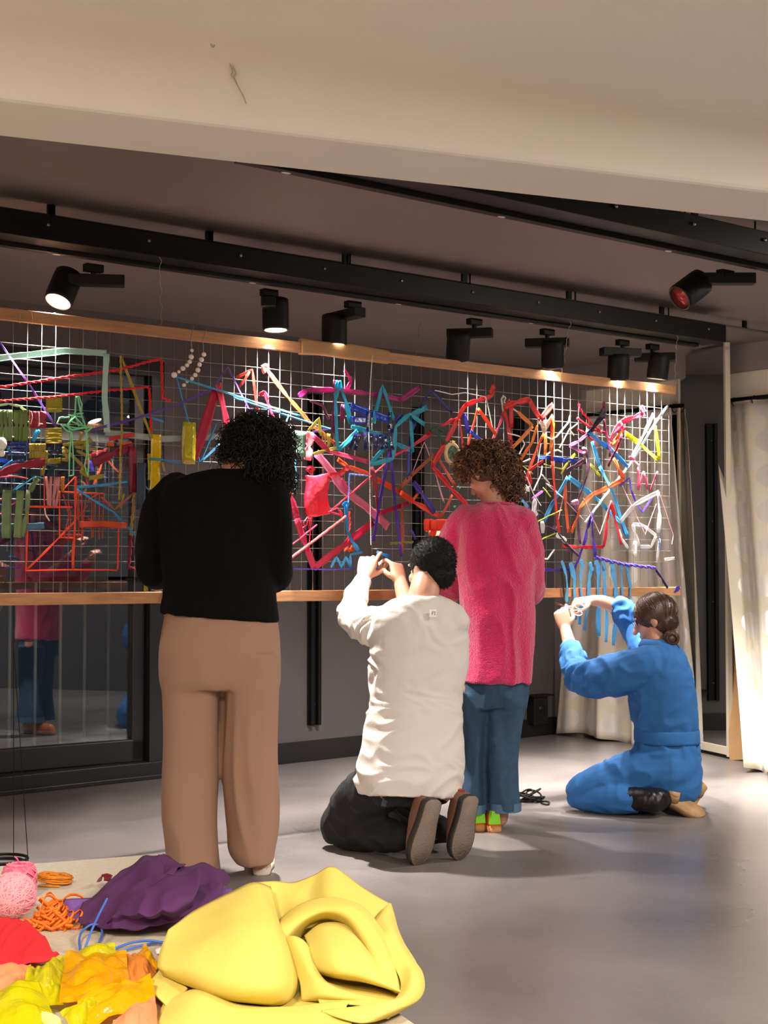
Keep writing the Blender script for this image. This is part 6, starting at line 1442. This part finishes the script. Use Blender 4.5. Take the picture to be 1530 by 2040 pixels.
# ---- yarns
M_PY = mat('pink_yarn', '#e58295', .85, var=.12, vscale=60); M_PY2 = mat('pink_cord', '#d9607e', .8, var=.2, vscale=70)
sp = onz(38, 1787, TZ); sp.z = TZ
y = thing('yarn_spool', 'upright spool of twisted pink cord standing behind the pink yarn ball', 'yarn', sp)
bm = B(); prof = [(.001, .031), (.004, .035), (.035, .037), (.064, .034), (.072, .027), (.073, .012), (.060, .010)]
loft(bm, [ell(sp + UP * z, V((r_, 0, 0)), V((0, r_, 0)), 28) for z, r_ in prof]); obj('spool_core', bm, M_PY2, y, True)
bm = B(); r8 = random.Random(8)
for k in range(46):
    a0 = r8.uniform(0, 6.28); dr = r8.choice((-1, 1)); P = []
    for i in range(16):
        f = i / 15; a = a0 + dr * f * 2.4; z = .004 + .064 * f; rr = .0365 + .0015 * math.sin(k) - .006 * max(0, (f - .8) / .2)
        P.append(sp + V((rr * math.cos(a), rr * math.sin(a), z)))
    tube(bm, P, .0017, 5, 1, cap=False)
for k in range(14):
    a0 = k * .45; P = [sp + V((.028 * math.cos(a0 + i * .12) * (1 - .5 * (i / 9)), .028 * math.sin(a0 + i * .12) * (1 - .5 * (i / 9)), .072)) for i in range(10)]; tube(bm, P, .0017, 5, 1, cap=False)
obj('wound_cord', bm, M_PY, y, True)
bm = B(); tube(bm, [sp + V((-.002, 0, .07)), sp + V((-.004, .0, .082)), sp + V((-.010, .0, .088))], .0018, 6, 4); obj('cord_end', bm, M_PY2, y, True)
bc = onz(24, 1829, TZ); bc.z = TZ + .047
y = thing('yarn_ball', 'round ball of pale pink yarn at the left edge of the table', 'yarn', V((bc.x, bc.y, TZ)))
bm = B(); ball(bm, bc, (.049, .047, .046), None, 26); obj('ball_core', bm, M_PY, y, True)
bm = B()
for k in range(110):
    ax = V((r8.gauss(0, 1), r8.gauss(0, .5), r8.gauss(.4, .7))).normalized(); a = ax.orthogonal().normalized(); b = ax.cross(a); off = r8.uniform(-.5, .5); t0 = r8.uniform(0, 6.28)
    P = []
    for i in range(15):
        t = t0 + i * .26; d = (a * math.cos(t) + b * math.sin(t)) * math.sqrt(1 - off * off) + ax * off; P.append(bc + V((d.x * .0495, d.y * .0475, d.z * .0465)))
    tube(bm, P, .0013, 5, 1, cap=False)
obj('wound_yarn', bm, mat('pale_pink_yarn', '#eea0a6', .85), y, True)
M_RAF = mat('orange_raffia', '#e8700f', .55, var=.15, vscale=50); M_RAF2 = mat('ochre_raffia', '#cf7a12', .6, var=.15, vscale=50)
sk = onz(110, 1762, TZ)
bm = B()
for k in range(34):
    P = []; rr = r8.uniform(.62, 1.0); z0 = r8.uniform(.003, .016)
    for i in range(17):
        a = 2 * math.pi * i / 16 + k; P.append(sk + V((.040 * rr * math.cos(a) + r8.uniform(-.002, .002), .030 * rr * math.sin(a), z0 + .008 * (1 - math.cos(a)) * .5 + r8.uniform(0, .003))))
    tube(bm, P, (.0022, .0008), 5, 1, cap=False)
tube(bm, [sk + V((-.03, -.03, .004)), sk + V((0, -.034, .003)), sk + V((.016, -.036, .003))], .0025, 6, 3)
tag(obj('raffia_skein', bm, M_RAF2, None, True), 'small oval ochre raffia skein right of the pink spool', 'raffia')
tc_ = onz(98, 1852, TZ); tc_.z = TZ
bm = B()
for k in range(150):
    p = V((r8.gauss(0, .4), r8.gauss(0, .35), 0)); P = []
    q = tc_ + V((p.x * .042, p.y * .032 + .015, r8.uniform(.004, .046) * max(.25, 1 - p.length)))
    a = r8.uniform(0, 6.28); rr = r8.uniform(.008, .024); tl = r8.uniform(-1.1, 1.1)
    for i in range(9):
        t = a + i * r8.uniform(.35, .6); P.append(V((q.x + rr * math.cos(t), q.y + rr * .8 * math.sin(t), max(TZ + .002, q.z + rr * tl * math.sin(t + 1)))))
    tube(bm, P, (.0032, .0006), 5, 2, cap=False)
tube(bm, [tc_ + V((-.02, .0, .03)), tc_ + V((-.012, .02, .062)), tc_ + V((.006, .03, .055)), tc_ + V((.02, .02, .04))], (.003, .0008), 6, 4)
tube(bm, [tc_ + UP * .012, TP(88, 1792, 3.1), TP(100, 1778, 3.12), TP(112, 1790, 3.1)], (.003, .0008), 6, 4)
tube(bm, [tc_ + UP * .015, onz(128, 1790, TZ + .008), onz(148, 1782, TZ + .012), onz(166, 1788, TZ + .008)], (.003, .0008), 6, 4)
tag(obj('raffia_tangle', bm, M_RAF, None, True), 'bright orange tangle of raffia in front of the pink yarn ball', 'raffia')
# ---- blue cord
bm = B()
tube(bm, [TP(213, 1791, 2.97), TP(197, 1822, 2.93), TP(182, 1855, 2.88), onz(165, 1897, TZ + .004), onz(158, 1880, TZ + .006), onz(162, 1858, TZ + .012), onz(182, 1842, TZ + .02), onz(200, 1846, TZ + .015), onz(203, 1862, TZ + .006), onz(192, 1890, TZ + .004)], .0024, 8, 8)
tube(bm, [onz(192, 1892, TZ + .004), onz(210, 1896, TZ + .004), onz(235, 1896, TZ + .004), onz(280, 1884, TZ + .006), onz(318, 1877, TZ + .004), onz(328, 1880, TZ + .004), onz(300, 1874, TZ + .012), onz(262, 1878, TZ + .008), onz(228, 1890, TZ + .004)], .0024, 8, 8)
tag(obj('blue_cord', bm, mat('blue_cord', '#3c62b4', .5), None, True), 'loops of thin blue cord lying in front of the purple cloth', 'cord')
bm = B(); strip_mesh(bm, [onz(196, 1752, TZ + .012), onz(206, 1746, TZ + .03), onz(222, 1750, TZ + .02)], .018, 2, .8, .8)
o = obj('ribbon_scrap', bm, mat('dark_red_satin', '#7d1a2c', .4), None, True); md = o.modifiers.new('t', 'SOLIDIFY'); md.thickness = .001
tag(o, 'dark red satin scrap peeping out behind the purple cloth', 'ribbon')
bm = B(); grid_sheet(bm, [[onz(308, 1890, TZ + .004), onz(326, 1884, TZ + .012)], [onz(312, 1900, TZ + .004), onz(330, 1896, TZ + .012)]], 4, 4)
o = obj('paper_scrap', bm, mat('white_paper', '#eeeae4', .7), None, True); md = o.modifiers.new('t', 'SOLIDIFY'); md.thickness = .001
tag(o, 'white paper scrap tucked at the left edge of the yellow heap', 'paper')
# ---- cellophane and tulle sheets
def sheet(name, label, m, corners, amp, seed, cat, rise=.02, n=16):
    """corners: four (px, py, height)"""
    bm = B(); C4 = [onz(a, b, TZ + h) for a, b, h in corners]
    rows = []
    for i in range(n + 1):
        f = i / n; L_ = C4[0].lerp(C4[3], f); R2 = C4[1].lerp(C4[2], f); row = []
        for j in range(n + 1):
            g = j / n; p = L_.lerp(R2, g)
            a = noise.noise(V((f * 3 + seed, g * 3, seed * 2.3))); b = noise.noise(V((f * 7, g * 7 + seed, 5)))
            e = math.sin(math.pi * f) * math.sin(math.pi * g)
            jag = V((noise.noise(V((g * 5, seed, f))), noise.noise(V((f * 5, seed + 9, g))), 0)) * .004
            q = p + jag + UP * (rise * e + amp * (abs(a) * .9 + .12 * abs(b)))
            q.z = max(q.z, TZ + .003); row.append(q)
        rows.append(row)
    vv = [[bm.verts.new(q) for q in r] for r in rows]
    for i in range(n):
        for j in range(n): bm.faces.new((vv[i][j], vv[i][j + 1], vv[i + 1][j + 1], vv[i + 1][j]))
    o = obj(name, bm, m, None, False); md = o.modifiers.new('t', 'SOLIDIFY'); md.thickness = .0006
    return tag(o, label, cat)
M_CY = mat('yellow_green_cellophane', '#d8cf08', .12, alpha=.72, bump=.35, bscale=45, transl=.3)
M_CA = mat('amber_cellophane', '#f0b400', .16, alpha=.82, bump=.3, bscale=40, transl=.3)
M_TO = mat('orange_tulle', '#ee9a3c', .7, alpha=.7, transl=.3)
M_TPc = mat('peach_tulle', '#eea06c', .7, alpha=.75, transl=.25)
sheet('tulle_sheet', 'peach tulle piece at the left edge, below the red cloth', M_TPc, [(-40, 1936, .02), (62, 1924, .02), (66, 1965, .01), (-40, 1985, .01)], .01, 1.1, 'tulle')
sheet('cellophane_sheet', 'yellow green cellophane sheet at the front left corner, lowest of the pile', M_CY, [(-40, 1985, .03), (70, 1955, .04), (120, 2050, .01), (-40, 2070, .01)], .02, 2.2, 'cellophane')
sheet('cellophane_sheet', 'yellow green cellophane sheet standing up just below the red cloth', M_CY, [(55, 1945, .03), (124, 1912, .03), (130, 2005, .01), (40, 2020, .01)], .025, 3.7, 'cellophane')
sheet('cellophane_sheet', 'amber cellophane sheet in the middle of the pile', M_CA, [(132, 1912, .03), (252, 1899, .03), (262, 1985, .02), (118, 2005, .02)], .025, 4.1, 'cellophane')
sheet('cellophane_sheet', 'olive yellow cellophane corner rising behind the amber sheet, near the blue cord', M_CY, [(112, 1915, .01), (228, 1884, .03), (240, 1915, .02), (130, 1950, .01)], .014, 5.9, 'cellophane')
sheet('cellophane_sheet', 'small olive yellow cellophane peak beside the white paper scrap', M_CA, [(268, 1912, .02), (288, 1886, .03), (322, 1930, .02), (290, 1945, .01)], .012, 6.3, 'cellophane')
sheet('tulle_sheet', 'orange tulle sheet between the amber cellophane and the yellow cloth', M_TO, [(245, 1902, .02), (300, 1908, .02), (318, 1960, .015), (250, 1990, .015)], .014, 7.7, 'tulle')
sheet('cellophane_sheet', 'amber cellophane sheet at the front, beside the yellow cloth', M_CA, [(150, 1985, .03), (300, 1950, .03), (312, 2000, .02), (170, 2055, .01)], .02, 8.4, 'cellophane')
sheet('cellophane_sheet', 'shiny clear yellow cellophane wisp at the bottom of the pile', M_CY, [(118, 2022, .025), (205, 1992, .035), (200, 2015, .02), (150, 2055, .015)], .016, 9.2, 'cellophane')
sheet('tulle_sheet', 'peach tulle corner at the bottom, left of the yellow cloth', M_TPc, [(225, 2035, .02), (310, 1985, .025), (315, 2060, .01), (215, 2075, .01)], .01, 10.5, 'tulle')
c = onz(48, 2052, TZ + .012)
bm = B(); P = [c + V((.044 * math.cos(a), .042 * math.sin(a), .004 * math.sin(a + 1))) for a in [2 * math.pi * i / 30 for i in range(31)]]
tube(bm, P, .0125, 12, 1, cap=False)
for k in range(40):
    a = 2 * math.pi * k / 40; d = V((math.cos(a), math.sin(a), 0)); p = c + V((.044 * d.x, .042 * d.y, .004 * math.sin(a + 1)))
    tube(bm, [p + (d * math.cos(t) + UP * math.sin(t)) * .0128 + V((-d.y, d.x, 0)) * (.002 * t) for t in [j * .7 for j in range(10)]], .0012, 5, 1, cap=False)
tag(obj('yarn_ring', bm, mat('cream_yellow_yarn', '#efe27c', .7, bump=.3, bscale=200), None, True), 'ring of pale yellow yarn at the bottom left corner', 'yarn')
